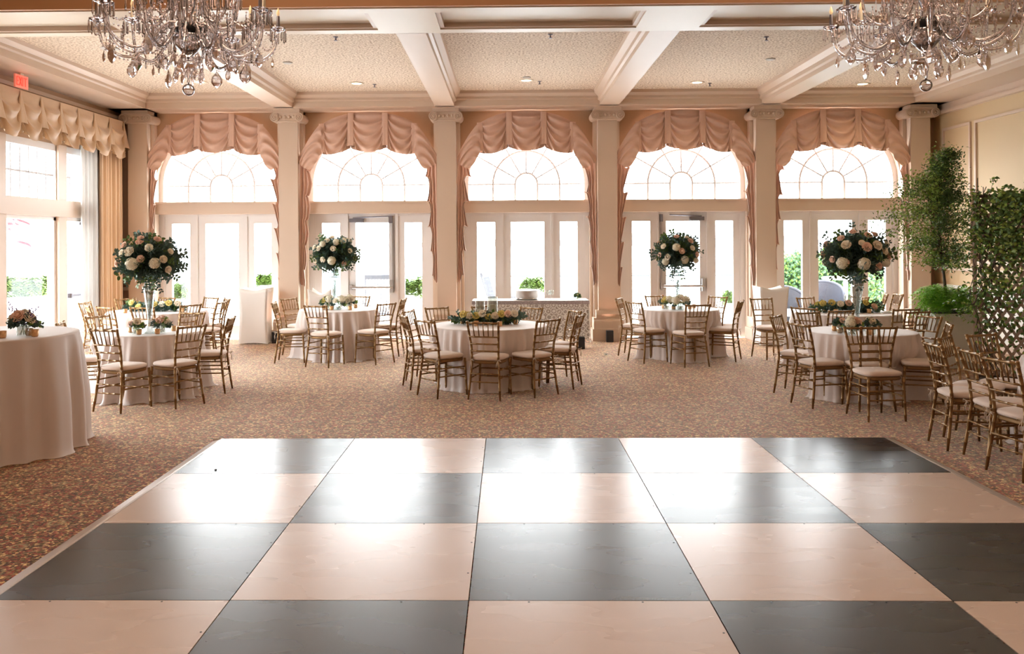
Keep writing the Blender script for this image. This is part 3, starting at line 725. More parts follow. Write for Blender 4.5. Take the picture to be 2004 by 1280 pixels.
# ================================================================== TABLES AND CLOTHS
def round_table(key, label, seed, folds=34, flare=.10, puddle=.06):
    x, y, R_, h = TB[key]; rd = random.Random(seed)
    t = thing('round_table', 'cloth-covered round table, '+DESC[key], 'table', (x, y, 0))
    MB().lathe([(R_-.02, h-.045), (R_-.01, h-.035), (R_-.01, h-.012), (R_-.02, h-.006)], n=40).build('tabletop', M_latt, t)
    for k in range(4):
        a = PI/4+k*PI/2; MB().tube([(R_*.5*math.cos(a), R_*.5*math.sin(a), 0), (R_*.5*math.cos(a), R_*.5*math.sin(a), h-.04)], .016, 8).build('leg', M_metal, t)
    # chair indents as seen from the table centre
    ind = [(math.atan2(q.y-y, q.x-x), (q-Vector((x, y))).length) for k, q, l in SEATS if (q-Vector((x, y))).length < R_+.45]
    ph = [(rd.uniform(0, 2*PI), n_, rd.uniform(.5, 1)) for n_ in (folds//2-3, folds//2+2, folds-5, folds+3)]
    n = 220; lv = []
    drop = [0, .004, .012, .03, .06, .12, .2, .3, .4, .5, .6, .7, .8, .88, .94, .98, 1.0]
    m = MB(); rings = []
    rings.append([(0, 0, h)]*n)
    for rr_ in (.3, .7, .93): rings.append([(R_*rr_*math.cos(2*PI*k/n), R_*rr_*math.sin(2*PI*k/n), h+.001) for k in range(n)])
    for j, s in enumerate(drop):
        ring = []
        for k in range(n):
            a = 2*PI*k/n
            w = sum(am*math.sin(n_*a+p_+s*.35*math.sin(3*a+p_)) for p_, n_, am in ph)/2.2
            w = math.copysign(abs(w)**.65, w)
            amp = .072*min(1, s*1.8)**.7
            rad = R_+.006*min(1, j)+flare*s**1.5+amp*(w+.3)
            z = h*(1-s)
            if s > .03:
                for ia, ir in ind:
                    da = abs((a-ia+PI) % (2*PI)-PI)*R_
                    if da < .34:
                        fz = 1/(1+math.exp((z-.50)*26)); lim = max(R_*.72, ir-.235)
                        k_ = 1-min(1, max(0, (da-.17)/.17)); k_ = k_*k_*(3-2*k_)
                        if rad > lim: rad = rad+(lim+.01*w-rad)*fz*k_
            if s >= .98: rad += puddle*(.35+.65*max(0, w))*(1 if s == 1.0 else .4)
            z = max(z, .004+.012*(1-abs(w)) if s < 1 else .004)
            ring.append((rad*math.cos(a), rad*math.sin(a), z))
        rings.append(ring)
    for r_ in rings: m.v += r_
    for i in range(len(rings)-1):
        for k in range(n): a = i*n+k; b_ = i*n+(k+1) % n; m.f.append((a, a+n, b_+n, b_))
    o = m.build('tablecloth', M_cloth, None, True, (x, y, 0)); tag(o, label, 'tablecloth', 'blush floor-length tablecloths'); return o
round_table('A', 'blush floor-length cloth on the round table in the centre of the room', 3)
round_table('B', 'blush floor-length cloth on the front left round table under the tall vase', 5)
round_table('C', 'blush cloth on the back left round table behind the tall vase table', 7)
round_table('D', 'blush floor-length cloth on the round table before the second arched window', 9)
round_table('E', 'blush floor-length cloth on the round table before the fourth arched window', 11)
round_table('F', 'blush floor-length cloth on the front right round table under the tall vase', 13)
round_table('G', 'blush cloth on the back right round table behind the tall vase table', 15)
round_table('H', 'blush cloth puddling on the carpet from the tall table cut by the left edge', 17, folds=20, flare=.02, puddle=.03)
round_table('I', 'blush cloth on the round table cut by the right edge', 19)
def sit(px, py, key, dz=0):
    """point on the top of a table where a base seen at (px,py) rests, kept on the tabletop"""
    x, y, R_, h = TB[key]; p = at(px, py, z=h+.001)
    v_ = Vector((p.x-x, p.y-y))
    if v_.length > R_*.9: v_ = v_.normalized()*R_*.9; p.x, p.y = x+v_.x, y+v_.y
    p.z = h+.003; return p
# ================================================================== FLOWERS
def rose_mesh(name, m, seed):
    rd = random.Random(seed); q = MB()
    q.ball((0, 0, .45), .34, 10, 6, 1.1)
    for L_, (n, r0, r1, z0, z1) in enumerate(((3, .22, .42, .15, .88), (5, .26, .66, .0, .80), (6, .28, .88, -.1, .62), (7, .28, 1.0, -.2, .40))):
        for k in range(n):
            a0 = 2*PI*(k+.5*L_)/n+rd.uniform(-.1, .1); sp = 2*PI/n*.75
            def fn(u, v):
                a = a0+(u-.5)*2*sp*(.55+.45*math.sin(PI*min(v+.25, 1)))
                rr_ = r0+(r1-r0)*v**.8+.06*v*abs(u-.5); zz = z0+(z1-z0)*math.sin(v*PI*.55)-.18*v*v*(2*(u-.5))**2
                return (rr_*math.cos(a), rr_*math.sin(a), zz)
            q.grid(4, 4, fn)
    return q.mesh(name, m, True)
def hyd_mesh(name, m, seed):
    rd = random.Random(seed); q = MB(); q.ball((0, 0, .2), .8, 12, 8, .85)
    for k in range(150):
        z = 1-2*(k+.5)/150
        if z < -.55: continue
        a = k*2.39996; r_ = math.sqrt(1-z*z); nrm = Vector((r_*math.cos(a), r_*math.sin(a), z)); c = nrm*rd.uniform(.78, .98)+Vector((0, 0, .2))
        t1 = nrm.cross(Vector((0, 0, 1)) if abs(z) < .9 else Vector((1, 0, 0))).normalized(); t2 = nrm.cross(t1)
        an = rd.uniform(0, PI)
        for j in range(4):
            d = t1*math.cos(an+j*PI/2)+t2*math.sin(an+j*PI/2); q.leaf(c, (d+nrm*.35), nrm, .21*rd.uniform(.8, 1.2), .22, .15)
    return q.mesh(name, m, False)
FL = {'rose': rose_mesh('rose', M_rose, 1), 'cream': rose_mesh('rose', M_cream, 2), 'yellow': rose_mesh('rose', M_yel, 3), 'hyd': hyd_mesh('hydrangea', M_hyd, 4)}
def put_flower(kind, parent, p, d, sc):
    d = Vector(d).normalized(); o = put('hydrangea' if kind == 'hyd' else 'rose', FL[kind], parent, p, (0, 0, 0), sc)
    o.rotation_euler = d.to_track_quat('Z', 'Y').to_euler()
    o['label'] = {'rose': 'blush rose', 'cream': 'cream rose', 'yellow': 'pale yellow rose', 'hyd': 'cream hydrangea head'}[kind]; return o
def foliage(rd, m1, m2, rx, rz_, n, dirfn, ls, base=Vector((0, 0, 0)), len0=.55, len1=1.05):
    """sprigs from a centre outwards with leaves in pairs"""
    for k in range(n):
        d = dirfn(rd); ln_ = rd.uniform(len0, len1); m = m1 if rd.random() < .72 else m2
        end = base+Vector((d.x*rx*ln_, d.y*rx*ln_, d.z*rz_*ln_)); st = base+Vector((d.x*rx, d.y*rx, d.z*rz_))*.25
        drp = rd.uniform(-.02, .05)*rx*2
        pts = [st.lerp(end, t)-Vector((0, 0, drp*t*t)) for t in (0, .35, .7, 1)]
        m.tube(pts, [.003, .0025, .002, .0012], 3, False)
        nl = rd.randint(5, 8); rl = ls*rd.uniform(.7, 1.25)
        for j in range(nl):
            t = .3+.7*j/(nl-1); p = st.lerp(end, t)-Vector((0, 0, drp*t*t)); ax = (end-st).normalized()
            sd = ax.cross(Vector((rd.uniform(-1, 1), rd.uniform(-1, 1), rd.uniform(-1, 1)))).normalized()
            for sg in (-1, 1): m.leaf(p, ax*.5+sd*sg, sd.cross(ax), rl, rl*.62, .1)
def rnd_dir(zmin=-.5, zmax=1):
    def f_(rd):
        z = rd.uniform(zmin, zmax); a = rd.uniform(0, 2*PI); r_ = math.sqrt(max(0, 1-z*z)); return Vector((r_*math.cos(a), r_*math.sin(a), z))
    return f_
def big_bouquet(name, label, c, rx, rz_, seed, kinds, spots, drop=None):
    rd = random.Random(seed); t = thing(name, label, 'flower arrangement', c, 0, 'tall table bouquets')
    m1, m2 = MB(), MB(); foliage(rd, m1, m2, rx, rz_, 210, rnd_dir(-.8, 1), .052)
    foliage(rd, m1, m1, rx*.75, rz_*.78, 190, rnd_dir(-.8, .8), .058)
    foliage(rd, m1, m2, rx*.6, rz_*1.25, 14, rnd_dir(-1, -.65), .045)
    m1.build('foliage', M_leafd, t)['kind'] = 'stuff'; m2.build('foliage', M_leafm, t)['kind'] = 'stuff'
    MB().ball((0, 0, -.05), min(rx, rz_)*.45, 12, 8).build('moss_core', M_leafd, t)
    for (kx, u, v, s) in spots:       # u,v in -1..1 as seen from the dance floor side
        w = math.sqrt(max(.05, 1-u*u-v*v)); put_flower(kx, t, (u*rx*.86, -w*rx*.80, v*rz_*.86), (u, -w, v+.15), s)
    for k in range(9):                # round the back as well
        a = rd.uniform(.15, PI-.15); z = rd.uniform(-.3, .9); r_ = math.sqrt(1-z*z)
        put_flower(rd.choice(kinds), t, (r_*math.cos(a)*rx*.84, r_*math.sin(a)*rx*.84, z*rz_*.84), (r_*math.cos(a), r_*math.sin(a), z), rd.uniform(.04, .055))
    return t
def trumpet(px, pybase, key, top_z, label, r_top=.085, fill=.75):
    p = sit(px, pybase, key); H_ = top_z-p.z
    t = thing('trumpet_vase', label, 'vase', p, 0, 'tall glass trumpet vases')
    MB().lathe([(.095, 0), (.095, .008), (.05, .03), (.028, .10), (.024, .16), (.030, .24), (.045, H_*.6), (.066, H_*.85), (r_top, H_), (r_top-.005, H_), (.060, H_*.85), (.040, H_*.6), (.024, .24), (.018, .17)], n=24, cap=False).build('glass_body', M_vase, t, True)
    rd = random.Random(px); g_ = MB()
    for k in range(90):
        z = .2+(H_*fill-.2)*k/90; rr_ = .020+.02*z/(H_*.6); a = rd.uniform(0, 2*PI); q = rd.uniform(0, rr_*.75)
        g_.ball((q*math.cos(a), q*math.sin(a), z), .008, 5, 3)
    o = g_.build('glass_gems', M_stone, t); o['kind'] = 'stuff'
    MB().lathe([(.10, .0), (.105, .004), (.03, .008)], n=24, cap=False).build('foot', M_vase, t, True)
    return t
def small_vase(p, label, seed, kinds, r_=.10, jar=.045, hj=.09, sprig=None, cat='flower arrangement'):
    rd = random.Random(seed); j = thing('glass_jar', 'jar under '+label, 'vase', p)
    MB().lathe([(jar*.9, 0), (jar, .006), (jar, hj), (jar-.004, hj), (jar-.004, .01)], n=18, cap=False).build('glass_body', M_jar, j, True)
    s_ = MB()
    for k in range(7):
        a = k*.9; s_.tube([(jar*.5*math.cos(a), jar*.5*math.sin(a), .01), (-jar*.4*math.cos(a), -jar*.4*math.sin(a), hj+.02)], .002, 4)
    t = thing('bouquet', label, cat, Vector(p)+Vector((0, 0, hj)))
    st = s_.build('stems', M_leafm, t); st.location = (0, 0, -hj+.002)
    m1, m2 = MB(), MB(); foliage(rd, m1, m2, r_*1.25, r_*1.0, 26, rnd_dir(-.1, 1), .038); 
    m1.build('foliage', M_leafd, t)['kind'] = 'stuff'; m2.build('foliage', M_leafl, t)['kind'] = 'stuff'
    for k, kx in enumerate(kinds):
        a = -PI/2+(k-(len(kinds)-1)/2)*1.25; rr_ = r_*.55
        put_flower(kx, t, (rr_*math.cos(a), rr_*math.sin(a), r_*.42+.02*(k % 2)), (math.cos(a)*.8, math.sin(a)*.8, .7), r_*(.62 if kx == 'hyd' else .54))
    put_flower(kinds[0], t, (0, .02, r_*.72), (0, .2, 1), r_*.52)
    if sprig:
        pm = MB()
        for k in range(14):
            a = rd.uniform(0, 2*PI); e = Vector((math.cos(a)*.13, math.sin(a)*.08, rd.uniform(.02, .2)))
            pm.tube([(0, 0, 0), e*.6, e], .0025, 4)
            for q in range(5): pm.leaf(e*(.6+.1*q), Vector((rd.uniform(-1, 1), rd.uniform(-1, 1), 1)), Vector((0, 1, .2)), .028, .012)
        pm.build('purple_sprigs', M_leafp, t)
    return t
# tall bouquets
vp = trumpet(293, 652, 'B', 1.33, 'tall clear trumpet vase on the front left table')
bq = [('hyd', -.18, -.12, .075), ('rose', .10, .08, .045), ('hyd', .50, -.10, .065), ('cream', .72, .05, .048), ('rose', -.05, .72, .05), ('rose', .42, .82, .05), ('cream', -.30, .35, .065), ('hyd', .30, .50, .05), ('rose', -.62, .60, .05), ('rose', -.85, -.10, .05), ('rose', -.10, .88, .045), ('cream', -.60, .30, .05), ('cream', .85, .35, .04), ('cream', .80, -.35, .045)]
big_bouquet('tall_bouquet', 'large rose and hydrangea ball on the tall vase of the front left table', (vp.location.x, vp.location.y, 1.64), .41, .34, 21, ['rose', 'cream', 'hyd'], bq)
vp = trumpet(655, 606, 'D', 1.40, 'tall clear trumpet vase on the second window table')
big_bouquet('tall_bouquet', 'white rose ball lit pale before the second arched window', (vp.location.x, vp.location.y, 1.66), .40, .33, 22, ['cream', 'hyd'],
  [('cream', .12, .28, .048), ('cream', -.35, -.30, .048), ('hyd', .05, -.35, .068), ('rose', .55, -.50, .045), ('cream', -.55, .30, .05), ('cream', -.20, .70, .052), ('hyd', .22, .62, .055), ('cream', -.80, .35, .045), ('cream', .80, .15, .045), ('hyd', -.38, .52, .05), ('cream', .0, .88, .045), ('hyd', .5, .7, .05), ('cream', -.75, -.35, .045)])
vp = trumpet(1326, 606, 'E', 1.38, 'tall clear trumpet vase on the fourth window table')
big_bouquet('tall_bouquet', 'blush and cream rose ball before the fourth arched window', (vp.location.x, vp.location.y, 1.65), .40, .33, 23, ['rose', 'cream', 'hyd'],
  [('hyd', -.20, .30, .062), ('rose', .02, .10, .048), ('hyd', .15, -.35, .062), ('cream', -.55, -.20, .05), ('hyd', -.62, -.45, .055), ('rose', .45, .62, .05), ('rose', .72, -.08, .045), ('cream', -.70, .35, .048), ('rose', -.12, .85, .045), ('cream', .32, .80, .04), ('hyd', .70, -.40, .045), ('cream', .5, .25, .045), ('rose', -.85, -.1, .04)])
vp = trumpet(1678, 647, 'F', 1.36, 'tall clear trumpet vase on the front right table')
big_bouquet('tall_bouquet', 'largest blush rose ball on the tall vase of the front right table', (vp.location.x-.02, vp.location.y, 1.66), .42, .36, 24, ['rose', 'cream', 'hyd'],
  [('rose', .0, .30, .060), ('hyd', -.08, -.30, .072), ('rose', .40, -.40, .052), ('rose', -.58, -.25, .045), ('hyd', -.65, -.28, .07), ('cream', -.55, .38, .058), ('cream', .35, .35, .062), ('rose', .15, .72, .048), ('rose', .42, .75, .045), ('rose', -.25, .85, .045), ('rose', -.62, .62, .045), ('rose', -.88, -.15, .042), ('rose', .84, -.05, .045), ('cream', .80, .40, .042), ('cream', -.12, .45, .04), ('cream', .62, .15, .05), ('hyd', .7, -.28, .05)])
# small bouquets
small_vase(sit(45, 658, 'H'), 'cream rose bouquet with purple sprigs on the left edge table', 31, ['cream', 'rose', 'cream'], .115, .05, .10, True)
small_vase(sit(266, 655, 'B'), 'small rose bouquet left of the tall vase on the front left table', 32, ['rose', 'cream'], .09)
small_vase(sit(317, 652, 'B'), 'small rose bouquet right of the tall vase on the front left table', 33, ['rose', 'rose', 'cream'], .10)
small_vase(sit(641, 605, 'D'), 'small yellow bouquet left on the second window table', 34, ['yellow', 'hyd'], .11)
small_vase(sit(664, 606, 'D'), 'small cream bouquet in the middle of the second window table', 35, ['cream', 'hyd'], .11)
small_vase(sit(684, 605, 'D'), 'small pale bouquet right on the second window table', 36, ['hyd', 'cream'], .11)
small_vase(sit(1304, 606, 'E'), 'small cream bouquet left on the fourth window table', 37, ['yellow', 'hyd'], .10)
small_vase(sit(1332, 607, 'E'), 'small cream bouquet right on the fourth window table', 38, ['hyd', 'cream', 'hyd'], .12)
small_vase(sit(1668, 656, 'F'), 'large blush hydrangea before the tall vase on the front right table', 39, ['hyd', 'rose'], .10, .05)
small_vase(sit(1704, 655, 'F'), 'cream flower right of the tall vase on the front right table', 40, ['cream'], .08, .055, .11)
small_vase(sit(1646, 652, 'F'), 'blush flower left of the tall vase on the front right table', 41, ['rose'], .07, .05, .11)
# low garlands
def garland(key, px, py, label, seed, kinds, w=.42, d=.20):
    rd = random.Random(seed); p = sit(px, py, key); t = thing('floral_garland', label, 'centerpiece', p, 0, 'low greenery garlands')
    m1, m2 = MB(), MB()
    for k in range(9):
        a = -1+2*k/8; b0 = Vector((a*w*.8, 0, .03))
        foliage(rd, m1, m2, d*1.15, .15, 15, rnd_dir(.0, .9), .05, b0)
    m1.build('foliage', M_leafd, t)['kind'] = 'stuff'; m2.build('foliage', M_leafm, t)['kind'] = 'stuff'
    for k, kx in enumerate(kinds):
        u = -1+2*(k+.5)/len(kinds); put_flower(kx, t, (u*w*.92, -d*.75*rd.uniform(.55, 1), .075+rd.uniform(0, .07)), (u*.4, -1, .6), .052)
    for k in range(6):
        u = rd.uniform(-1, 1); put_flower(rd.choice(kinds), t, (u*w*.9, d*.6, .10), (u*.4, 1, .6), .05)
    return p
pA = garland('A', 957, 634, 'greenery garland with yellow and cream roses on the centre table', 51, ['yellow', 'cream', 'yellow', 'cream', 'yellow', 'cream', 'yellow', 'rose', 'cream'], .40, .2)
garland('C', 308, 609, 'greenery garland with yellow roses on the back left table', 52, ['yellow', 'yellow', 'cream', 'yellow', 'cream', 'yellow', 'cream'], .46)
garland('G', 1655, 611, 'greenery garland with peach roses on the back right table', 53, ['yellow', 'yellow', 'cream', 'rose', 'cream', 'yellow', 'rose'], .46)
def hurricane(p, h, r_, hc, label):
    t = thing('hurricane_candle', label, 'candle', p)
    MB().lathe([(r_, 0), (r_, h), (r_-.004, h), (r_-.004, .006), (.001, .006)], n=20, cap=False).build('glass_cylinder', M_jar, t, True)
    MB().lathe([(r_*.62, .007), (r_*.62, hc), (r_*.5, hc+.004), (r_*.1, hc-.002)], n=16).tube([(0, 0, hc), (0, .002, hc+.012)], .0012, 4).build('pillar_candle', M_candle, t)
hurricane(pA+Vector((-.12, .12, 0)), .29, .062, .17, 'shorter glass cylinder candle in the centre table garland')
hurricane(pA+Vector((.045, .12, 0)), .35, .068, .24, 'taller glass cylinder candle in the centre table garland')
hurricane(sit(1662, 609, 'G')+Vector((.02, .12, 0)), .24, .05, .15, 'glass cylinder candle in the back right garland')
vot0 = None
def votive(px, py, key, label, s=1.0):
    global vot0
    p = sit(px, py, key)
    if vot0 is None:
        vot0 = thing('votive_candle', label, 'candle', p, 0, 'gold votive candles')
        MB().lathe([(.024, 0), (.030, .01), (.033, .062), (.030, .062), (.027, .02), (.001, .018)], n=16, cap=True).build('gold_holder', M_votive, vot0, True)
        MB().lathe([(.026, .019), (.027, .045), (.001, .046)], n=14).build('wax', M_candle, vot0)
        return vot0
    return dup(vot0, p, 0, label, 'gold votive candles')
for (px, py, k, l) in [(905, 634, 'A', 'gold votive left of the centre garland'), (932, 638, 'A', 'gold votive left of middle in front of the centre garland'), (978, 639, 'A', 'gold votive right of middle in front of the centre garland'), (1009, 635, 'A', 'gold votive right of the centre garland'),
   (256, 651, 'B', 'leftmost gold votive on the front left table'), (272, 655, 'B', 'gold votive before the left bouquet of the front left table'), (308, 654, 'B', 'gold votive right of the tall vase foot on the front left table'), (340, 648, 'B', 'rightmost gold votive on the front left table'),
   (5, 662, 'H', 'gold votive cut by the left edge'), (68, 659, 'H', 'gold votive right of the purple bouquet'), (57, 657, 'H', 'gold votive half hidden between bouquet and another votive'),
   (634, 606, 'D', 'gold votive farthest left on the second window table'), (649, 607, 'D', 'gold votive under the yellow bouquet of the second window table'), (685, 607, 'D', 'gold votive under the pale bouquet of the second window table'), (696, 603, 'D', 'rightmost gold votive on the second window table'),
   (1299, 604, 'E', 'leftmost gold votive on the fourth window table'), (1318, 606, 'E', 'gold votive between the bouquets of the fourth window table'), (1350, 605, 'E', 'gold votive right of the bouquets of the fourth window table'), (1358, 603, 'E', 'rightmost gold votive on the fourth window table'),
   (1633, 648, 'F', 'left gold votive of the pair on the front right table'), (1643.5, 652, 'F', 'right gold votive of the pair on the front right table'), (1702, 656, 'F', 'gold votive seen behind the chair backs on the front right table'), (1642, 639, 'F', 'gold votive behind the jars on the front right table'),
   (1614, 611, 'G', 'gold votive left of the back right garland'), (1636, 614, 'G', 'gold votive in front of the back right garland'), (1701, 613, 'G', 'gold votive right of the back right garland'),
   (245, 613, 'C', 'gold votive left of the back left garland'), (357, 611, 'C', 'gold votive right of the back left garland')]:
    votive(px, py, k, l)
p = sit(1737, 613, 'G'); m = MB().lathe([(.055, 0), (.06, .01), (.03, .03), (.01, .035)], n=14); o = m.build('folded_napkin', M_cloth2, None, True, p); tag(o, 'small folded cream napkin at the right side of the back right table', 'napkin')
# ================================================================== VALANCES AND DRAPES
def swag(m, xa, xb, ta, tb, ba, bb, sag, y0, depth, seed, tail=0):
    """one draped swag between xa and xb: top from ta to tb, bottom from ba to bb dipping by sag"""
    rd = random.Random(seed); ph = rd.uniform(0, 6)
    def fn(u, v):
        x = xa+(xb-xa)*u; top = ta+(tb-ta)*u; bot = ba+(bb-ba)*u-sag*(4*u*(1-u))**.8
        z = top+(bot-top)*v; e = 4*u*(1-u); h = v*(top-bot); s_ = h/(e**.55+.10)
        fold = .5+.5*math.sin(s_*26+ph); fold = fold**1.5
        a = math.sin(PI*min(1, v*1.1+.02))**.5
        yy = y0-depth*(e**.5)*(.25+.75*v**.7)-.035*fold*a*(.35+.65*(e**.3))+.03*(1-e**.25)
        return (x, yy, z)
    m.grid(36, 40, fn)
def bell(m, x, zt, zb, w0, w1, y0):
    def fn(u, v):
        a = PI*u; w_ = w0+(w1-w0)*v; wav = 1+.15*math.sin(6*PI*u)*v
        return (x-w_*math.cos(a), y0-.022*math.sin(a)**.5*(.5+1.6*v)*wav-.02, zt+(zb-zt)*v+.03*math.sin(PI*u)*v)
    m.grid(14, 10, fn)
def jabot(m, xo, sgn, zt, zb, w0, w1, y0, seed):
    rd = random.Random(seed); ph = rd.uniform(0, 3)
    def fn(u, v):
        z = zt+(zb-zt)*v
        w_ = w0+(w1-w0)*v; tri = abs(((v*5.2+ph) % 1)*2-1)
        e = w_*(1-.48*tri*u)
        zz = z-(1-u)*.0+u*.10*math.sin(v*5.2*2*PI+ph)
        x = xo+sgn*e*u
        yy = y0-.05-.028*math.sin(u*3.2*2*PI+v*2)-.03*u*math.sin(v*5.2*2*PI+ph)
        return (x, yy, zz)
    m.grid(30, 60, fn)
LV = ['first', 'second', 'middle', 'fourth', 'fifth']
for k, c in enumerate(BAY):
    t = thing('swag_valance', 'peach swagged valance arching over the %s far window%s' % (LV[k], ' from the left' if k != 2 else ''), 'valance', (c, 0, 0), 0, 'arched swag valances')
    y0 = YW-.16
    H_ = 1.285
    sp = [(-1.30, -.86, 3.42, 4.00, 3.30, 3.60, .10), (-.87, -.34, 4.02, 4.25, 3.50, 3.60, .07), (-.34, .34, 4.26, 4.26, 3.61, 3.61, .09), (.34, .87, 4.25, 4.02, 3.60, 3.50, .07), (.86, 1.30, 4.00, 3.42, 3.60, 3.30, .10)]
    # top band follows the arch
    def top(x): return 4.285-.56*(abs(x)/1.3)**2.3-.29*max(0, (abs(x)-.9)/.4)**1.3
    for i, (xa, xb, ta, tb, ba, bb, sg) in enumerate(sp):
        m = MB(); rd = 100*k+i
        def fn(u, v, xa=xa, xb=xb, ba=ba, bb=bb, sg=sg, ph=rd % 6, i=i):
            x = xa+(xb-xa)*u; tz = top(x); e = 4*u*(1-u)
            if i in (0, 4):
                q = 1-u if i == 0 else u             # 0 at the inner pleat, 1 at the pilaster
                bot = 3.50-.31*math.sin(PI*.5*min(1, q*1.9))**1.1+.13*max(0, (q-.5)*2)**1.5
                h = v*(tz-bot); s_ = h*(1.0+.9*q)+.22*q*(1-v)-.10*(1-q)*v
                fold = (.5+.5*math.sin(s_*30+ph))**1.6; a = min(1, v*4)
                return (x+.03*math.sin(PI*v)*(1 if i == 4 else -1)*0, y0-.05-.11*math.sin(PI*min(.98, q*.9+.06))**.6*(.15+.85*v**.6)-.06*fold*a*(1-.4*q), tz+(bot-tz)*v)
            bot = ba+(bb-ba)*u-sg*e**.8; h = v*(tz-bot); s_ = h/(e**.6+.09)
            fold = (.5+.5*math.sin(s_*32+ph))**1.5
            a = min(1, v*5)
            return (x, y0-.11*(e**.5)*(.15+.85*v**.7)-.075*fold*a*(.15+.85*e**.3)+.04*(1-e**.3), tz+(bot-tz)*v)
        m.grid(40, 44, fn); m.build('swag', M_val, t, True)
    for x, zb in ((-.865, 3.50), (-.32, 3.615), (.32, 3.615), (.865, 3.50)):
        m = MB(); bell(m, x, top(x)-.008, zb, .055, .075, y0-.035); m.build('pleat', M_val, t, True)
    for sgn in (-1, 1):
        m = MB(); jabot(m, sgn*1.285, -sgn, 3.46, 1.06, .29, .10, y0-.0, k*7+sgn)
        m.build('jabot', M_val, t, True)
# left wall valance
t = thing('box_valance', 'tan swagged valance along the top of the left window wall', 'valance')
x0 = XL+.24; yy = 8.6
n_sw = 13; stp = (16.02-8.6)/n_sw
for i in range(n_sw):
    a = 8.6+i*stp; m = MB()
    def fn(u, v, a=a, ph=i*1.3):
        e = 4*u*(1-u); tz = 4.08; bot = 3.53-.16*e**.7; h = v*(tz-bot); s_ = (h-.06)/(e**.5+.08) if h > .06 else 0
        sk = .35*(u-.5)*v
        fold = (.5+.5*math.sin(s_*24+ph+sk))**1.4; aa = min(1, max(0, v-.1)*5)
        return (x0+.07*(e**.5)*(.1+.9*v**.8)+.055*fold*aa*(.2+.8*e**.3)-.06*(1-e**.3)*aa, a+stp*u, tz+(bot-tz)*v)
    m.grid(36, 36, fn); m.build('swag', M_vall, t, True)
    m = MB(); px_ = a+stp
    def fb(u, v, px_=px_):
        w_ = .01+.15*v; an = PI*u
        return (x0+.02+.07*v*math.sin(an)*(1+.2*math.sin(9*u)), px_-w_*math.cos(an), 4.06+(3.56-4.06)*v+.04*math.sin(an)*v)
    m.grid(12, 10, fb); m.build('pleat', M_vall, t, True)
MB().grid(6, 12, lambda u, v: (XL+.02+(x0-XL)*u+.03*math.sin(v*3), 16.03+.02*math.sin(u*9)*v+.03*v, 4.08+(3.50-4.08)*v)).build('return_end', M_vall, t, True)
MB().box(XL, 8.6, 4.06, x0-.005, 16.03, 4.09).build('cornice_board', M_vall, t)
def drape(name, label, m_, x, y0, y1, zt, zb, folds, amp, seed):
    rd = random.Random(seed); ph = [rd.uniform(-.3, .3) for _ in range(40)]
    def fn(u, v):
        w_ = u+.012*math.sin(u*7+v*3)
        f_ = math.sin(w_*folds*2*PI+ph[int(u*20)]*.0); f_ = math.copysign(abs(f_)**.7, f_)
        return (x+amp*f_+.02*math.sin(u*11), y0+(y1-y0)*(w_-.5)*(1+.05*v)+(y1-y0)*.5, zt+(zb-zt)*v)
    o = MB().grid(int(folds*16), 14, fn).build(name, m_, None, True); tag(o, label, 'curtain'); return o
drape('sheer_curtain', 'white floor-length curtain panel at the end of the left windows', M_sheer, XL+.13, 14.63, 15.22, 3.9, .01, 6, .05, 1)
drape('drape', 'golden beige floor-length drape between the white curtain and the corner pilaster', M_drape, XL+.15, 15.24, 16.14, 3.95, .02, 7, .06, 2)
# ================================================================== CEILING FITTINGS
DL = [(698, 163, 'second'), (1030, 157, 'middle'), (1364, 161, 'fourth'), (1688, 164, 'fifth'), (390, 160, 'first')]
for px, py, w_ in DL:
    p = at(px, py, z=ZC); t = thing('ceiling_light', 'lit round recessed ceiling light in the %s coffer from the left' % w_, 'ceiling light', (p.x, p.y, ZC-.001), 0, 'recessed ceiling lights')
    MB().lathe([(.085, .0), (.085, -.006), (.125, -.010), (.13, -.002), (.13, .0)], n=28, cap=False).build('trim_ring', M_soff, t, True)
    MB().lathe([(.001, -.004), (.086, -.004)], n=28, cap=False).build('lens', M_lamp, t)
    l = spot('recessed lamp', (p.x, p.y, ZC-.03), (0, 0, 0), 45, (1, .74, .48), 2.4, 1, .07); l.parent = None
for px, py, l in [(657, 72, 'in the second coffer near the cross soffit'), (1077, 67, 'in the middle coffer near the cross soffit'), (1500, 72, 'in the fourth coffer near the cross soffit'), (733, 165, 'right of the second coffer light'), (1056, 159, 'right of the middle coffer light'), (1389, 163, 'right of the fourth coffer light')]:
    p = at(px, py, z=ZC); m = MB().lathe([(.035, 0), (.03, -.008), (.012, -.012), (.010, -.045), (.026, -.048), (.026, -.052), (.008, -.054)], n=12)
    o = m.build('fire_sprinkler', M_bronze, None, True, (p.x, p.y, ZC)); tag(o, 'small metal fire sprinkler head '+l, 'sprinkler', 'ceiling sprinklers')
for px, py, l in [(563, 122, 'flat round vent plate in the second coffer'), (1031, 151, 'white smoke detector behind the middle coffer light'), (1508, 115, 'flat round vent plate in the fourth coffer')]:
    p = at(px, py, z=ZC); o = MB().lathe([(.07, 0), (.068, -.012), (.05, -.02), (.001, -.022)], n=20).build('ceiling_detector', M_drip, None, True, (p.x, p.y, ZC)); tag(o, l, 'detector')
p = at(215, 95, z=ZC); o = MB().lathe([(.13, 0), (.13, -.008), (.10, -.012), (.001, -.012)], n=24).build('ceiling_speaker', M_drip, None, True, (p.x, p.y, ZC)); tag(o, 'grey round ceiling speaker grille beside the left chandelier', 'speaker')
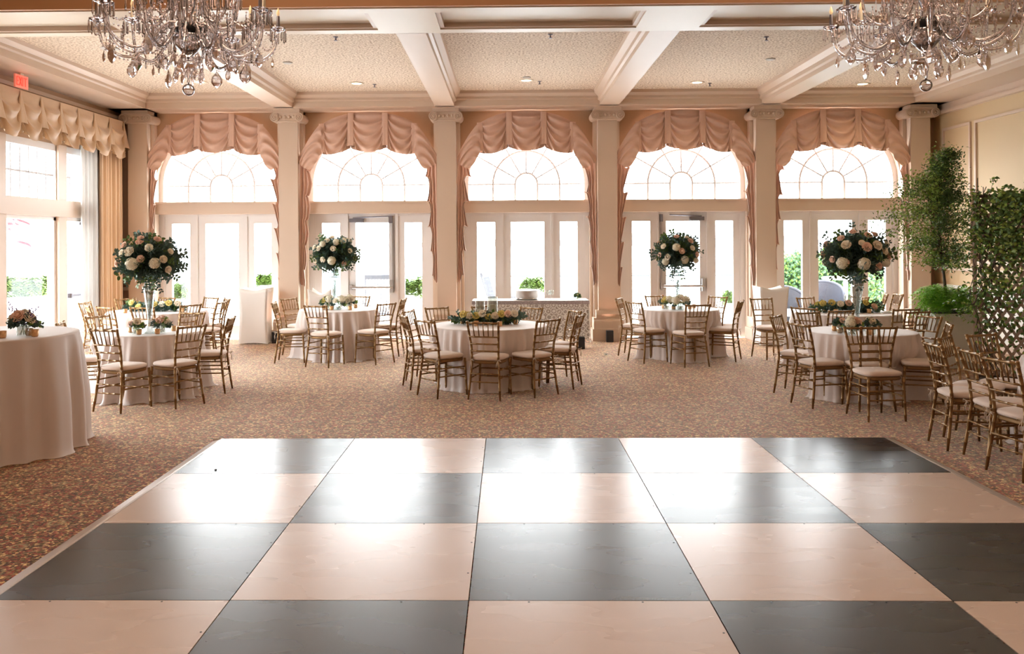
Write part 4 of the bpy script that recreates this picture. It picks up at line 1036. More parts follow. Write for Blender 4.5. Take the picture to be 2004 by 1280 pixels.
# exit sign
ex = thing('exit_sign', 'small red EXIT sign hanging by the left cornice', 'sign', (-6.98, 12.5, 4.30), 1.5)
MB().box(-.15, -.012, -.215, .15, .012, -.03).build('sign_panel', M_sign, ex)
MB().box(-.04, -.02, -.03, .04, .02, 0).build('canopy', M_soff, ex)
lt = MB(); zt, zb = -.06, -.185; zm = (zt+zb)/2
def bar(x0, x1, z0, z1): lt.box(x0, -.016, z0, x1, -.012, z1)
bar(-.125, -.112, zb, zt); bar(-.112, -.075, zt-.013, zt); bar(-.112, -.080, zm-.006, zm+.006); bar(-.112, -.075, zb, zb+.013)
for a, b2 in (((-.06, zb), (-.008, zt)), ((-.06, zt), (-.008, zb))): lt.tube([(a[0], -.014, a[1]), (b2[0], -.014, b2[1])], .007, 4)
bar(.012, .026, zb, zt); bar(.045, .115, zt-.013, zt); bar(.073, .087, zb, zt-.013)
lt.build('lettering', M_signt, ex)
# ================================================================== CHANDELIERS
def drop_mesh(w, h, name='crystal_drop'):
    m = MB(); n = 10; out = []
    for i in range(n+1):
        t = i/n; r_ = w*math.sin(PI*t**1.35)**.8*(1 if i % 2 else .93)+.0008
        out.append((r_, -h*t))
    base = len(m.v)
    for sy, yy in ((-1, -.25), (1, .25)): pass
    m2 = MB(); k = 8
    for r_, z in out:
        for j in range(k):
            a = 2*PI*j/k; m2.v.append((r_*math.cos(a), r_*.38*math.sin(a), z))
    for i in range(n):
        for j in range(k): a = i*k+j; b_ = i*k+(j+1) % k; m2.f.append((a, b_, b_+k, a+k))
    return m2.mesh(name, M_crys)
def prism_mesh():
    return MB().tube([(0, 0, 0), (0, 0, -.008), (0, 0, -.075), (0, 0, -.09)], [.0015, .006, .0075, .001], 4).mesh('prism', M_crys)
DROP = drop_mesh(.043, .135); DROPS = drop_mesh(.019, .10)
def chandelier(px, pyball, y, label, seed):
    rd = random.Random(seed); b0 = at(px, pyball, y=y); zb = b0.z
    t = thing('chandelier', label, 'chandelier', (b0.x, y, zb), rd.uniform(0, .3), 'crystal chandeliers')
    MB().ball((0, 0, 0), .045, 20, 14).build('ball_finial', M_crys, t, True)
    MB().lathe([(.004, .045), (.012, .06), (.006, .08), (.016, .10), (.022, .13), (.008, .16), (.005, .22), (.014, .24), (.05, .27), (.105, .33), (.115, .38), (.09, .42), (.03, .44), (.025, .55), (.05, .62), (.06, .70), (.03, .78), (.02, .95), (.05, 1.0), (.02, 1.05), (.012, 1.6)], n=16).build('stem', M_crys, t, True)
    MB().tube([(0, 0, 1.5), (0, 0, 5.4-zb)], .012, 8).lathe([(.08, 5.4-zb-.05), (.09, 5.4-zb-.005)], n=16).build('suspension_rod', M_bronze, t)
    MB().lathe([(.02, .40), (.085, .405), (.10, .47), (.03, .50)], n=18).build('arm_hub', M_dark, t, True)
    MB().lathe([(.03, .215), (.085, .20), (.10, .175), (.094, .172), (.07, .19), (.03, .20)], n=20, cap=False).build('lower_dish', M_crys, t, True)
    # arms: two tiers
    nA = 14
    for tier, (n_, R_, z_lo, z_cup, a_off) in enumerate(((nA, .67, .30, .50, 0), (8, .44, .52, .78, .2))):
        for k in range(n_):
            a = 2*PI*k/n_+a_off; R2 = R_*(1 if k % 2 else .84); zc = z_cup+(.0 if k % 2 else .06)
            ca, sa = math.cos(a), math.sin(a)
            pr = [(.07, z_lo+.19), (R2*.28, z_lo+.16), (R2*.45, z_lo+.02), (R2*.62, z_lo-.05), (R2*.80, z_lo-.03), (R2*.94, z_lo+.05), (R2, zc)]
            pts = []
            for i in range(len(pr)-1):
                for s_ in range(4):
                    p0 = pr[max(0, i-1)]; p1 = pr[i]; p2 = pr[i+1]; p3 = pr[min(len(pr)-1, i+2)]; q = s_/4
                    f_ = lambda A, B, C_, D_: .5*((2*B)+(-A+C_)*q+(2*A-5*B+4*C_-D_)*q*q+(-A+3*B-3*C_+D_)*q**3)
                    r_, z = f_(p0[0], p1[0], p2[0], p3[0]), f_(p0[1], p1[1], p2[1], p3[1]); pts.append((r_*ca, r_*sa, z))
            pts.append((R2*ca, R2*sa, zc))
            arm = MB().tube(pts, .011, 8).build('arm', M_crys, t, True)
            x, y_ = R2*ca, R2*sa
            MB().lathe([(.012, zc), (.05, zc+.012), (.062, zc+.03), (.056, zc+.028), (.014, zc+.018)], (x, y_, 0), 14, False).build('bobeche', M_crys, arm, True)
            MB().lathe([(.011, zc+.015), (.016, zc+.03), (.014, zc+.05), (.012, zc+.12), (.010, zc+.125)], (x, y_, 0), 10).build('candle_sleeve', M_bronze if k % 2 else M_candle, arm, True)
            MB().lathe([(.006, zc+.125), (.014, zc+.145), (.008, zc+.17), (.001, zc+.19)], (x, y_, 0), 10).build('bulb', M_bulb, arm, True)
            ps = MB()
            for j in range(7):
                b_ = 2*PI*j/7; ps.tube([(x+.058*math.cos(b_), y_+.058*math.sin(b_), zc+.026), (x+.058*math.cos(b_), y_+.058*math.sin(b_), zc+.010), (x+.058*math.cos(b_), y_+.058*math.sin(b_), zc-.065), (x+.058*math.cos(b_), y_+.058*math.sin(b_), zc-.082)], [.0015, .006, .0075, .001], 4)
            ps.build('prism_ring', M_crys, arm)
            # beads draped under the arm
            bd = MB()
            for j in range(2, len(pts)-1, 1):
                p_ = Vector(pts[j]); bd.ball((p_.x, p_.y, p_.z-.022), .008, 6, 4)
            bd.build('bead_string', M_crys, arm)['kind'] = 'stuff'
            # hanging drops
            if tier == 0:
                for (rr_, dz, ms) in ((R2*.62, -.075, DROP if k % 2 else DROPS), (R2*.93, -.0, DROPS if k % 2 else DROP)):
                    zz = z_lo-.05 if rr_ < R2*.7 else z_lo+.03
                    o = put('crystal_drop', ms, t, (rr_*ca, rr_*sa, zz-.03), (0, 0, a+rd.uniform(-1, 1)), rd.uniform(.9, 1.15))
            elif k % 2 == 0:
                put('crystal_drop', DROP, t, (R2*.6*ca, R2*.6*sa, z_lo-.08), (0, 0, a+rd.uniform(-1, 1)), 1)
    for k in range(8):
        a = 2*PI*k/8; put('crystal_drop', DROPS, t, (.097*math.cos(a), .097*math.sin(a), .165), (0, 0, a), 1.15)
    for k in range(6):
        a = 2*PI*k/6+.2; put('crystal_drop', DROP, t, (.16*math.cos(a), .16*math.sin(a), .26), (0, 0, a+.8), .9)
    # swags of beads between arms and the crown
    sw = MB()
    for k in range(nA):
        a0, a1 = 2*PI*k/nA, 2*PI*(k+1)/nA
        for (Ra, za, sag) in ((.64, .48, .10), (.30, .36, .07), (.22, .80, .12)):
            for j in range(11):
                u = j/10; a = a0+(a1-a0)*u; sw.ball((Ra*math.cos(a), Ra*math.sin(a), za-sag*4*u*(1-u)), .0085, 5, 3)
        for j in range(16):
            u = j/15; Ra = .05+.48*u; sw.ball((Ra*math.cos(a0+.1), Ra*math.sin(a0+.1), .98-.50*u-.22*4*u*(1-u)*.8), .009, 5, 3)
    # curtain of small prisms filling the heart of the fitting
    o = sw.build('bead_swags', M_crys, t); o['kind'] = 'stuff'
    pm = MB()
    for k in range(170):
        a = rd.uniform(0, 2*PI); Ra = rd.choice((.12, .2, .3, .38, .46)); z = .30+.35*rd.random()+(.1 if Ra < .25 else 0)
        x, y_ = Ra*math.cos(a), Ra*math.sin(a); L_ = rd.uniform(.05, .11)
        pm.tube([(x, y_, z), (x, y_, z-.01), (x, y_, z-L_), (x, y_, z-L_-.015)], [.0015, .006, .0085, .001], 4); pm.ball((x, y_, z+.012), .009, 5, 3)
    o = pm.build('small_prisms', M_crys, t); o['kind'] = 'stuff'
    point('chandelier glow', (b0.x, y, zb+1.25), 60, WARM, .35)
    return t
chandelier(369, 176, 6.5, 'large crystal chandelier hanging at the top left', 1)
chandelier(1812, 167, 6.5, 'large crystal chandelier hanging at the top right', 2)
# unseen fill lights added under the tray ceiling behind the camera
for x_ in (-3.6, .35, 4.3):
    for y_ in (-2, 2.2):
        l = area('added fill light', (x_, y_, 5.36), (0, 0, 0), .9, .9, 22, WARM)
# ================================================================== BUFFET, STANDS, PLANTS
bx0 = at(927, 590, y=15.75); bx1 = at(1148, 590, y=15.75)
bt = thing('buffet_table', 'long lace-covered buffet table under the middle arched window', 'table', ((bx0.x+bx1.x)/2, 15.72, 0))
hw = (bx1.x-bx0.x)/2
MB().box(-hw+.02, -.30, .75, hw-.02, .30, .79).build('tabletop', M_latt, bt)
for a in (-1, 1):
    for b_ in (-1, 1): MB().tube([(a*(hw-.15), b_*.24, 0), (a*(hw-.15), b_*.24, .75)], .018, 8).build('leg', M_metal, bt)
def skirt(hw, d, zt, zb, off, wav, ph):
    m = MB(); P = [(-hw-off, d+off), (-hw-off, -d-off), (hw+off, -d-off), (hw+off, d+off)]
    segs = [(P[0], P[1]), (P[1], P[2]), (P[2], P[3])]
    tot = []
    for a, b_ in segs:
        n = max(4, int(math.dist(a, b_)/.03)); tot += [(a[0]+(b_[0]-a[0])*i/n, a[1]+(b_[1]-a[1])*i/n) for i in range(n)]
    tot.append(P[3]); n = len(tot)-1
    def fn(u, v):
        i = min(n, int(round(u*n))); x, y = tot[i]; w_ = wav*v*math.sin(i*.55+ph); k = 1+v*.02
        return (x*k+w_*(1 if abs(x) > hw else .3), y-(.03*v if y < 0 else 0)+w_*(.9 if y < 0 else .2), zt+(zb-zt)*v)
    m.grid(n, 8, fn); return m
us = skirt(hw-.005, .30, .79, .12, 0, .012, 0).build('underskirt', M_under, bt, True)
MB().box(-hw-.01, -.315, .792, hw+.01, .315, .797).build('top_cloth', M_cloth2, bt)
MB().box(-hw-.015, -.325, .735, hw+.015, -.316, .796).box(-hw-.02, -.32, .735, -hw-.01, .3, .796).box(hw+.01, -.32, .735, hw+.02, .3, .796).build('trim_band', M_granite, bt)
lc = skirt(hw, .31, .74, .06, .012, .02, 1).build('lace_overlay', M_lace, bt, True); lc['label'] = 'white lace skirt'
p = Vector((at(1031, 585, y=15.70).x, 15.70, .80))
cd = thing('chafing_dish', 'round silver drum warmer on the lace buffet table', 'serving dish', p)
MB().lathe([(.20, .03), (.205, .04), (.205, .15), (.215, .155), (.215, .165), (.19, .17), (.001, .172)], n=32).build('drum', M_metal, cd, True)
MB().lathe([(.18, 0), (.185, .012), (.215, .02), (.215, .026), (.16, .03)], n=32).build('base_tray', M_chrome, cd, True)
for i, (px, dy, l) in enumerate([(1072, 0, 'left'), (1076, .12, 'rear'), (1080, 0, 'right')]):
    q = at(px, 585, y=15.68+dy); g_ = MB().lathe([(.03, 0), (.03, .003), (.004, .01), (.004, .07), (.03, .10), (.036, .16), (.034, .16), (.028, .10), (.001, .075)], n=14, cap=False)
    o = g_.build('wine_glass', M_jar, None, True, (q.x, 15.68+dy, .80)); tag(o, 'small stemmed glass on the lace buffet, %s of the three' % l, 'glass', 'glasses on the buffet')
q = at(1129, 600, y=15.62)
o = small_vase(Vector((q.x, 15.55, .80)), 'tiny dried sprig at the right end of the lace buffet', 61, ['cream'], .05, .03, .06)
# spandex-covered highboys
def highboy(xa, xb, yc, zt, label, dip=.05, d=.22):
    c = (xa+xb)/2; hw = abs(xb-xa)/2
    t = thing('draped_stand', label, 'stand', (c, yc, 0))
    m = MB(); lv = 14
    corners = [(-1, -1), (1, -1), (1, 1), (-1, 1)]; n = 12
    per = []
    for i in range(4):
        a, b_ = corners[i], corners[(i+1) % 4]; per += [((a[0]+(b_[0]-a[0])*j/n), (a[1]+(b_[1]-a[1])*j/n), j/n) for j in range(n)]
    N_ = len(per)
    for L_ in range(lv+1):
        v = L_/lv; zz0 = .01+(zt-.01)*v; w_ = 1-.20*math.sin(PI*v)**1.2
        for (x, y, j) in per:
            ed = math.sin(PI*j); top = dip*ed*v**4; ins = 1-(1-w_)*(.55+.45*ed)
            m.v.append((x*hw*ins, y*d*ins, zz0-top+(.02*math.sin(PI*j) if L_ == 0 else 0)))
    for L_ in range(lv):
        for k in range(N_): a = L_*N_+k; b_ = L_*N_+(k+1) % N_; m.f.append((a, b_, b_+N_, a+N_))
    b0 = lv*N_; ci = len(m.v); m.v.append((0, 0, zt-dip))
    for k in range(N_): m.f.append((b0+k, b0+(k+1) % N_, ci))
    m.build('stretch_cover', M_cloth2, t, True)
a, b_ = at(470, 620, y=15.9), at(527, 620, y=15.9); highboy(a.x, b_.x, 16.0, 1.02, 'ivory draped stand at the right side of the first window')
a, b_ = at(606, 620, y=16.0), at(652, 620, y=16.0); highboy(a.x, b_.x, 16.05, 1.0, 'ivory draped stand behind the second window table, dipping top', .12)
a, b_ = at(1485, 620, y=15.4), at(1541, 620, y=15.4); highboy(a.x, b_.x, 15.55, 1.03, 'ivory draped stand before the fifth pilaster behind the lone chair', .06, .25)
# floor uplights
UL = [(1190, 666, 16.02, 1.86, 'black uplight box at the foot of the fourth pilaster'), (557, 664, 16.02, -4.06, 'black uplight box at the foot of the second pilaster behind chairs'), (905, 664, 16.02, -1.12, 'black uplight box at the foot of the third pilaster'), (1128, 670, 15.0, 1.25, 'black uplight box beside the lace buffet behind chairs')]
for px, py, y_, x_, l in UL:
    p = at(px, py, z=0); yy = min(y_, p.y); 
    t = thing('uplight', l, 'floor light', (p.x, yy-.02, 0), 0, 'black floor uplights')
    bevel(MB().box(-.065, -.06, 0, .065, .05, .21).build('housing', M_dark, t), .01); MB().lathe([(.045, .212), (.03, .205), (.001, .204)], (0, -.005, 0), 16).build('lens', M_jar, t, True)
    spot('uplight beam', (p.x, yy-.02, .24), (PI*.985, 0, 0), 8, (1, .52, .36), 1.5, .9, .05)
p = at(1891, 674, z=0); t = thing('uplight', 'black uplight box beside the white planter and trellis', 'floor light', (p.x, p.y+.05, 0), 0, 'black floor uplights')
bevel(MB().box(-.08, -.08, 0, .08, .08, .19).build('housing', M_dark, t), .01); MB().lathe([(.05, .192), (.03, .188), (.001, .187)], (0, 0, 0), 16).build('lens', M_jar, t, True)
UR = spot('uplight beam', (p.x, p.y+.05, .24), (PI*.985, 0, 0), 60, (1, .72, .38), 1.3, .8, .05)
p = at(1186, 696, z=0); m = MB(); rd = random.Random(5)
for k in range(5): m.leaf(Vector((0, 0, .012)), Vector((math.cos(k*1.25), math.sin(k*1.25), .25)), Vector((0, 0, 1)), .05, .03, .2)
tag(m.build('fallen_leaf', M_leafd, None, False, p), 'dark fallen leaf sprig on the carpet before the fourth pilaster', 'leaf')
p = at(422, 920, z=.027); tag(MB().lathe([(.009, 0), (.012, .004), (.005, .009)], (0, 0, 0), 7).build('debris_crumb', M_dark, None, False, p), 'tiny dark crumb on the far left black dance floor panel', 'debris')
# planter with ficus and fern
pc = at(1848, 672, z=0); pc.y = 12.9; pc.x = at(1855, 640, y=12.9).x
pt = thing('planter', 'square white planter at the right wall holding a slim tree', 'planter', (pc.x, pc.y, 0))
hwp = .36
bevel(MB().prism([(-hwp*.92, -hwp*.92), (hwp*.92, -hwp*.92), (hwp*.92, hwp*.92), (-hwp*.92, hwp*.92)], 'z', 0, .74).build('box', M_planter, pt), .01)
MB().box(-hwp, -hwp, .70, hwp, hwp, .78).build('rim', M_planter, pt)
MB().box(-hwp+.04, -hwp+.04, .78, hwp-.04, hwp-.04, .79).build('soil', M_bark, pt)
tr = thing('ficus_tree', 'slim leafy ficus tree rising from the white planter at the right', 'tree', (pc.x, pc.y, .79))
top_p = [Vector((.0, 0, 0)), Vector((-.05, 0, .5)), Vector((-.12, .0, 1.1)), Vector((-.14, .02, 1.7)), Vector((-.02, .02, 2.2)), Vector((.02, 0, 2.40))]
tk = MB().tube(top_p, [.022, .020, .018, .014, .008, .003], 8); rd = random.Random(8)
l1, l2 = MB(), MB()
def axis(z):
    z = max(0, min(2.40, z))
    for a, b_ in zip(top_p, top_p[1:]):
        if a.z <= z <= b_.z: return a.lerp(b_, (z-a.z)/(b_.z-a.z))
    return top_p[-1]
for k in range(230):
    z = rd.uniform(.66, 2.34); b0 = axis(z); a = rd.uniform(0, 2*PI)
    prof = .60*math.sin(PI*min(1, max(0, (z-.42)/1.55)))+.04 if z < 1.62 else .40*max(.15, (2.6-z)/1.1)
    ln_ = prof*rd.uniform(.4, 1.15)+.05
    dirv = Vector((math.cos(a)*1.15, math.sin(a)*.8, rd.uniform(-.15, .55)))
    if math.cos(a) < -.3 and 1.0 < z < 1.9: ln_ *= 1.3
    e = b0+dirv*ln_-Vector((0, 0, .12*ln_)); pts = [b0.lerp(e, t)+Vector((0, 0, .10*math.sin(PI*t)*ln_)) for t in (0, .3, .6, 1)]
    tk.tube(pts, [.005, .003, .002, .001], 3, False)
    mm_ = l2 if (rd.random() < .25 or (math.cos(a) < -.3 and rd.random() < .5)) else l1  # paler leaves are more frequent on the left side
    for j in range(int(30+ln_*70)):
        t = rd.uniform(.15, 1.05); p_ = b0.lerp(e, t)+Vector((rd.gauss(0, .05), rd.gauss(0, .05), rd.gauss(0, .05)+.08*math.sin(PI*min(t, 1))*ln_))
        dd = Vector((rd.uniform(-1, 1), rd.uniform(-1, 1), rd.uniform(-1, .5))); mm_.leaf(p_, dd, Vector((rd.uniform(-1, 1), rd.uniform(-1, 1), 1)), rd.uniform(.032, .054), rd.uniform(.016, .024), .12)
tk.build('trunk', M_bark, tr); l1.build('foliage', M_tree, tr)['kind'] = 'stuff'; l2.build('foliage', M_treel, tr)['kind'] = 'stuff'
def fern(name, label, loc, R_, H_, n, seed, m_, droop=.5, leafl=.05, parent=None):
    rd = random.Random(seed); m = MB()
    for k in range(n):
        a = rd.uniform(0, 2*PI); r_ = R_*rd.uniform(.55, 1.1); h = H_*rd.uniform(.25, 1.1); dr = droop*rd.uniform(.3, 1.1)
        N_ = 13; pts = []
        for i in range(N_+1):
            t = i/N_; pts.append(Vector((math.cos(a)*r_*t, math.sin(a)*r_*t, h*math.sin(min(1, t*1.1)*PI*.62)-dr*R_*t**3)))
        m.tube(pts[::3]+[pts[-1]], .0018, 3, False)
        for i in range(1, N_+1):
            t = i/N_; ax = (pts[i]-pts[i-1]).normalized(); sd = ax.cross(Vector((0, 0, 1))).normalized()
            L_ = leafl*(1.15*math.sin(PI*(.12+.86*(1-t*.9))))+.008
            for sg in (-1, 1): m.leaf(pts[i], sd*sg+ax*.45+Vector((0, 0, rd.uniform(-.3, .3))), Vector((0, 0, 1)), L_, L_*.3, .05)
    o = m.build(name, m_, None, False, loc)
    tag(o, label, 'fern'); return o
fern('potted_fern', 'bright green fern spilling over the rim of the white planter', (pc.x-.02, pc.y-.03, .80), .50, .36, 260, 9, M_fern, .45, .07)
# trellis screen with climbing vine
ts = at(1908, 690, z=0); y_a = 11.6
xa = at(1908, 600, y=y_a).x; 
tl = thing('trellis_screen', 'wooden diamond lattice screen covered in vines at the right edge', 'trellis', (xa, y_a, 0), -.62)
Wd, Ht = 1.9, 2.42; lm = MB(); sp_ = .105
def clipseg(x0, z0, x1, z1):
    t0, t1 = 0, 1; dx, dz = x1-x0, z1-z0
    for p_, q_ in ((-dx, x0-.04), (dx, Wd-.04-x0), (-dz, z0-.06), (dz, Ht-.04-z0)):
        if p_ == 0:
            if q_ < 0: return None
        else:
            r_ = q_/p_
            if p_ < 0: t0 = max(t0, r_)
            else: t1 = min(t1, r_)
    if t0 >= t1: return None
    return x0+dx*t0, z0+dz*t0, x0+dx*t1, z0+dz*t1
for sg, yo in ((1, 0), (-1, .012)):
    c = -Ht*1.0
    while c < Wd+Ht:
        s_ = clipseg(c if sg > 0 else c, 0, c+sg*Ht*.62, Ht)
        if s_:
            x0_, z0_, x1_, z1_ = s_; d = Vector((x1_-x0_, 0, z1_-z0_)).normalized(); nrm = Vector((-d.z, 0, d.x))*.018
            n = len(lm.v)
            for yy2 in (yo-.005, yo+.005):
                lm.v += [(x0_-nrm.x, yy2, z0_-nrm.z), (x0_+nrm.x, yy2, z0_+nrm.z), (x1_+nrm.x, yy2, z1_+nrm.z), (x1_-nrm.x, yy2, z1_-nrm.z)]
            lm.f += [tuple(n+i for i in q) for q in ((0, 1, 2, 3), (7, 6, 5, 4), (0, 4, 5, 1), (1, 5, 6, 2), (2, 6, 7, 3), (3, 7, 4, 0))]
        c += sp_
lm.build('lattice', M_latt, tl)
for x_ in (0, Wd/2, Wd): MB().box(x_-.022, -.022, 0, x_+.022, .03, Ht+.04).build('post', M_latt, tl)
MB().box(0, -.02, Ht-.04, Wd, .02, Ht).build('rail', M_bark, tl); MB().box(0, -.02, .02, Wd, .02, .07).build('rail', M_bark, tl)
for x_ in (.1, Wd-.1): MB().box(x_-.03, -.45, 0, x_+.03, .30, .05).build('foot', M_bark, tl)
vi = thing('climbing_vine', 'dense green vine climbing the lattice screen at the right edge', 'vine', (xa, y_a, 0), -.62)
v1, v2, vs = MB(), MB(), MB(); rd = random.Random(12)
for k in range(34):
    x_ = rd.uniform(.0, Wd) if k > 12 else rd.uniform(Wd*.35, Wd); z = 0 if k % 3 else rd.uniform(.8, 1.8); pts = []
    ztop = Ht+rd.uniform(-.1, .25)
    while z < ztop:
        pts.append(Vector((x_, -.03+rd.uniform(-.02, .015), z))); z += .12; x_ = max(-.05, min(Wd, x_+rd.uniform(-.07, .07)))
    if len(pts) > 1: vs.tube(pts, .005, 4, False)
for k in range(13000):
    z = Ht*rd.random()**.62+.03; x_ = Wd*rd.random()
    dens = (.22+1.1*(z/Ht)**1.6)*(.55+.75*(x_/Wd))+(.35 if x_ > Wd*.62 else 0); nz_ = math.sin(x_*7+z*3)*math.sin(z*5-x_*4)*.45+.75
    if rd.random() > dens*nz_*1.25: continue
    p_ = Vector((x_+rd.gauss(0, .02), rd.choice((-1, -1, 1))*abs(rd.gauss(.045, .04)), z+rd.gauss(0, .03)))
    (v1 if rd.random() < .7 else v2).leaf(p_, Vector((rd.uniform(-1, 1), rd.uniform(-.8, .3), rd.uniform(-1, .4))), Vector((rd.uniform(-1, 1), -1, rd.uniform(-.5, 1))), rd.uniform(.045, .085), rd.uniform(.026, .042), .1)
for k in range(34):   # loose runners off the left side and the top
    if k < 20: b0 = Vector((rd.uniform(-.03, .1), -.03, rd.uniform(.9, 2.4))); dv = Vector((-rd.uniform(.12, .36), rd.uniform(-.2, .05), rd.uniform(-.25, .1)))
    else: b0 = Vector((rd.uniform(.1, Wd), -.03, Ht)); dv = Vector((rd.uniform(-.25, .2), rd.uniform(-.15, .1), rd.uniform(.08, .34) if b0.x < Wd*.6 else rd.uniform(.2, .55)))
    pts = [b0+dv*t+Vector((0, 0, .05*math.sin(PI*t))) for t in (0, .33, .66, 1)]; vs.tube(pts, .0025, 3, False)
    for j in range(16): t = rd.random()**.8; (v1 if j % 3 else v2).leaf(b0+dv*t+Vector((rd.gauss(0, .012), rd.gauss(0, .012), .05*math.sin(PI*t))), Vector((rd.uniform(-1, 1), rd.uniform(-1, 1), rd.uniform(-1, .6))), Vector((0, -1, .6)), rd.uniform(.04, .06), rd.uniform(.018, .028), .1)
vs.build('stems', M_bark, vi); v1.build('foliage', M_tree, vi)['kind'] = 'stuff'; v2.build('foliage', M_treel, vi)['kind'] = 'stuff'
# ================================================================== OUTSIDE
g_ = struct('trim_22', MB().box(-40, 16.95, -.22, 40, 27, -.06).box(-40, -10, -.22, XL-.25, 16.95, -.06), M_deck)
w_ = MB().box(-900, 27, -2.2, 900, 900, -2).box(-900, -200, -2.2, -40, 27, -2).build('lake', M_lake); w_['kind'] = 'stuff'; tag(w_, 'pale lake water beyond the terrace', 'water')
hl = MB(); rd = random.Random(4); n = 260; base = 0
for k in range(n+1):
    a = -1.35+2.5*k/n; R_ = 620; h = 3.2+2.2*math.sin(k*.13)+1.6*math.sin(k*.37+1)+rd.uniform(-.5, .5)
    for r2_, z in ((R_, -2), (R_, max(1.0, h)), (R_+60, max(1.0, h)*.9), (R_+60, -2)): hl.v.append((r2_*math.sin(a), r2_*math.cos(a), z))
for k in range(n):
    for j in range(3): hl.f.append((4*k+j, 4*k+j+1, 4*k+5+j, 4*k+4+j))
o = hl.build('far_shore', M_hill); o['kind'] = 'stuff'; tag(o, 'hazy wooded far shore of the lake seen through the windows', 'shoreline')
# terrace railing
rl = thing('terrace_railing', 'thin dark terrace railing beyond the windows', 'railing', (0, 24.5, 0))
MB().tube([(-18, 0, .86), (16, 0, .86)], .02, 6).build('handrail', M_rail, rl)
for k in range(18):
    MB().tube([(-18+2*k, 0, -.06), (-18+2*k, 0, .86)], .018, 6).build('post', M_outw, rl)
MB().box(-18, -.01, .0, 16, .01, .06).build('bottom_rail', M_outw, rl)
def outdoor_fern(px, py, y, R_, H_, label, seed, n=110, base=True):
    p = at(px, py, y=y)
    f_ = fern('terrace_fern', label, (p.x, y, p.z-H_*.35), R_, H_, n, seed, M_outf, .7, .10)
    if base:
        zt_ = p.z-H_*.35
        u_ = thing('fern_pedestal', 'white pot under '+label, 'planter', (p.x, y, -.06))
        MB().lathe([(.14, 0), (.16, .02), (.10, .06), (.10, zt_-.14), (.20, zt_+.02), (.22, zt_+.06), (.18, zt_+.06)], n=18).build('pot', M_outw, u_, True)
outdoor_fern(806, 565, 18.6, .30, .34, 'fern hanging full behind the right pane of the second window', 71)
outdoor_fern(1042, 556, 20.5, .36, .26, 'fern behind the centre pane of the middle window above the silver drum', 72)
outdoor_fern(345, 572, 19.0, .28, .34, 'fern outside the left pane of the first window', 73)
outdoor_fern(1431, 584, 22.0, .24, .30, 'fern outside the right pane of the fourth window', 74)
outdoor_fern(518, 550, 21.0, .25, .26, 'fern outside the right pane of the first window', 75)
p0, p1 = at(52, 552, x=-9.6), at(96, 545, x=-9.6)
wl = MB().box(-10.3, p0.y-1.6, -.06, -9.3, p1.y+1.5, p0.z-.28).build('terrace_wall', M_outw); tag(wl, 'low white terrace wall outside the left glass door', 'wall')
for i, (px, py) in enumerate(((52, 553), (88, 549))):
    p = at(px, py, x=-9.6); fern('terrace_fern', ['left fern on the terrace wall outside the left glass door', 'right fern on the terrace wall outside the left glass door'][i], (-9.75, p.y, p0.z-.27), .50, .40, 150, 80+i, M_outf, .5, .11)
# hedge outside the fifth bay
hd = thing('hedge', 'leafy hedge outside the fifth window at the right', 'hedge', (at(1610, 560, y=21.5).x, 21.5, -.06)); hx = 1.4
m1, m2 = MB(), MB(); rd = random.Random(14)
for k in range(9000):
    x_ = rd.uniform(-hx, hx); s_ = rd.random(); topz = 1.50+.10*math.sin(x_*3)+.07*math.sin(x_*9)-.25*max(0, x_-1.2)
    if s_ < .7: p_ = Vector((x_, -.45+rd.gauss(0, .07)+.08*math.sin(x_*5+1), rd.uniform(0, topz)))
    else: p_ = Vector((x_, rd.uniform(-.45, .45), topz+rd.gauss(0, .05)))
    (m1 if rd.random() < .6 else m2).leaf(p_, Vector((rd.uniform(-1, 1), rd.uniform(-1, .4), rd.uniform(-.6, 1))), Vector((rd.uniform(-.6, .6), -1, rd.uniform(0, 1))), rd.uniform(.06, .11), rd.uniform(.04, .06), .1)
MB().box(-hx+.05, -.36, 0, hx-.05, .4, 1.36).build('inner_mass', M_hedge, hd); m1.build('foliage', M_hedge, hd)['kind'] = 'stuff'; m2.build('foliage', M_outf, hd)['kind'] = 'stuff'
# wicker barrel chairs on the terrace
def barrel(px, y, R_, zt_, label, rz=0):
    p = at(px, 600, y=y); t = thing('wicker_chair', label, 'outdoor chair', (p.x, y, -.06), rz)
    m = MB()
    for (r0, r1) in ((R_, R_-.05),):
        n = 24
        def fn(u, v):
            a = PI*(-.12)+u*PI*1.24; hh = zt_*(.66+.34*math.sin(PI*min(1, max(0, u)))**.6)
            return (R_*math.cos(a)*(1+.04*v), R_*math.sin(a)*(1+.04*v), .1+(hh-.1)*v)
        m.grid(n, 6, fn)
        m.grid(n, 6, lambda u, v: tuple(Vector((fn(u, v)[0]*.88, fn(u, v)[1]*.88, fn(u, v)[2]))))
        m.tube([Vector(fn(i/n, 1)).lerp(Vector((fn(i/n, 1)[0]*.88, fn(i/n, 1)[1]*.88, fn(i/n, 1)[2])), .5) for i in range(n+1)], .035, 8)
    m.build('curved_back', M_wick, t, True)
    MB().lathe([(R_*.86, .34), (R_*.88, .38), (R_*.8, .46), (.01, .47)], n=20).build('seat_cushion', M_outw, t, True)
    for k in range(4):
        a = PI/4+k*PI/2; MB().tube([(R_*.8*math.cos(a), R_*.8*math.sin(a), 0), (R_*.8*math.cos(a), R_*.8*math.sin(a), .36)], .02, 6).build('leg', M_wick, t)
barrel(1618, 18.9, .36, .99, 'grey wicker barrel chair outside the centre pane of the fifth window')
barrel(1549, 18.2, .34, .93, 'grey wicker barrel chair outside the left pane of the fifth window', .5)
rt_ = thing('patio_table', 'white round patio table beside the wicker chair outside the fifth window', 'table', (at(1655, 600, y=20.0).x, 20.0, -.06))
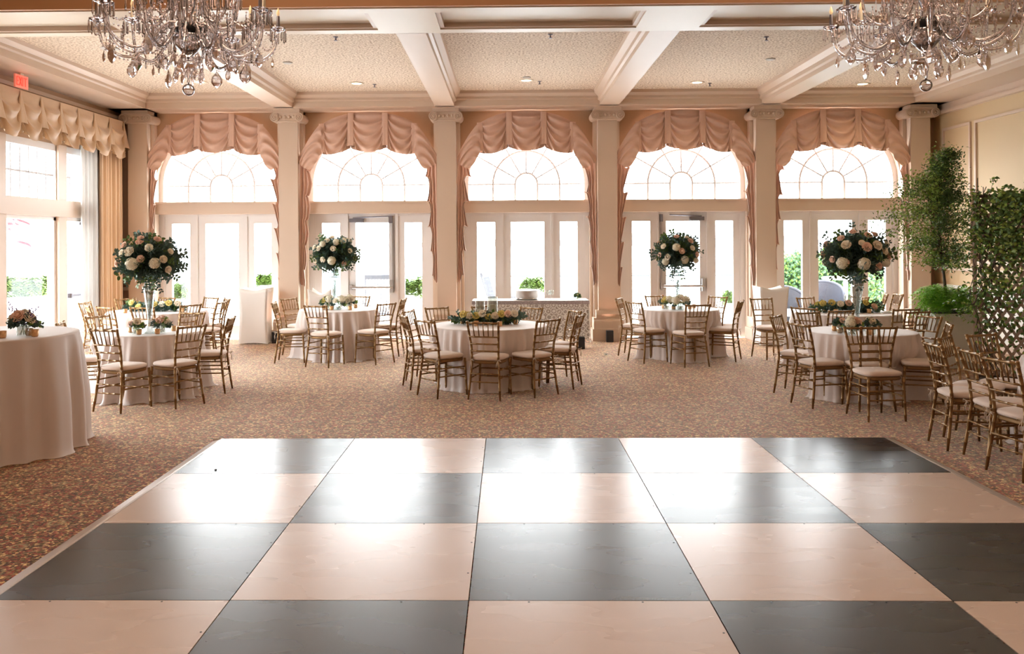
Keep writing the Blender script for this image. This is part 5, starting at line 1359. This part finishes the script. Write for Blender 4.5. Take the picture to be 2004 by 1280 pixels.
MB().lathe([(.5, 1.0), (.52, 1.02), (.5, 1.05), (.01, 1.08)], n=28).build('top', M_outw, rt_, True); MB().lathe([(.3, 0), (.28, .04), (.05, .08), (.05, 1.0)], n=16).build('pedestal', M_outw, rt_, True)
# rocking chair outside the second bay door
def rocker(px, y, rz, label):
    p = at(px, 620, y=y); t = thing('rocking_chair', label, 'rocking chair', (p.x, y, -.06), rz)
    bs = MB()
    for i in range(7):
        x_ = -.20+i*.0667; MB().tube([(x_*.85, .20, .42), (x_, .42, 1.14)], .011, 6).build('back_slat', M_rock, t)
    for sg in (-1, 1):
        MB().tube([(sg*.25, .18, .05), (sg*.25, .20, .42), (sg*.27, .45, 1.20)], .018, 8).build('post', M_rock, t)
        MB().tube([(sg*.26, -.25, .05), (sg*.26, -.25, .64)], .016, 8).build('post', M_rock, t)
        MB().box(sg*.28-.04, -.30, .63, sg*.28+.04, .30, .655).build('armrest', M_rock, t)
        MB().tube([(sg*.25, -.50, .08), (sg*.25, -.25, .02), (sg*.25, .05, .0), (sg*.25, .35, .03), (sg*.25, .60, .12)], .018, 6).build('rocker', M_rock, t)
    MB().box(-.27, .40, 1.10, .27, .44, 1.20).build('crest_rail', M_rock, t); MB().box(-.25, -.27, .40, .25, .22, .43).build('seat', M_rock, t)
rocker(740, 18.3, .15, 'grey slatted rocking chair outside the glass door of the second window')
rocker(985, 19.5, 1.3, 'grey rocking chair outside the middle window seen side on')
# flag outside the left door
fg = thing('flag', 'red and white striped flag flying outside the left glass door', 'flag', (at(-10, 440, x=-14).x, at(-10, 440, x=-14).y, 0))
pf = at(18, 425, x=-14.0)
fg.location = (-14, pf.y-.25, 0)
MB().tube([(0, 0, -.1), (0, 0, 4.2)], .03, 8).build('flagpole', M_outw, fg)
def flagfn(u, v, v0, v1):
    vv = v0+(v1-v0)*v
    return (.10*math.sin(u*7+vv), .05+u*1.15, 2.92-vv*.72-.52*u**1.4+.04*math.sin(u*8))
for i in range(9):
    MB().grid(16, 2, lambda u, v: flagfn(u, v, i/9, (i+1)/9)).build('stripe', M_red if i % 2 == 0 else M_flagw, fg, True)
MB().grid(6, 4, lambda u, v: (flagfn(u*.4, v, 0, .5)[0]+.012, flagfn(u*.4, v, 0, .5)[1], flagfn(u*.4, v, 0, .5)[2])).build('canton', M_flagb, fg)
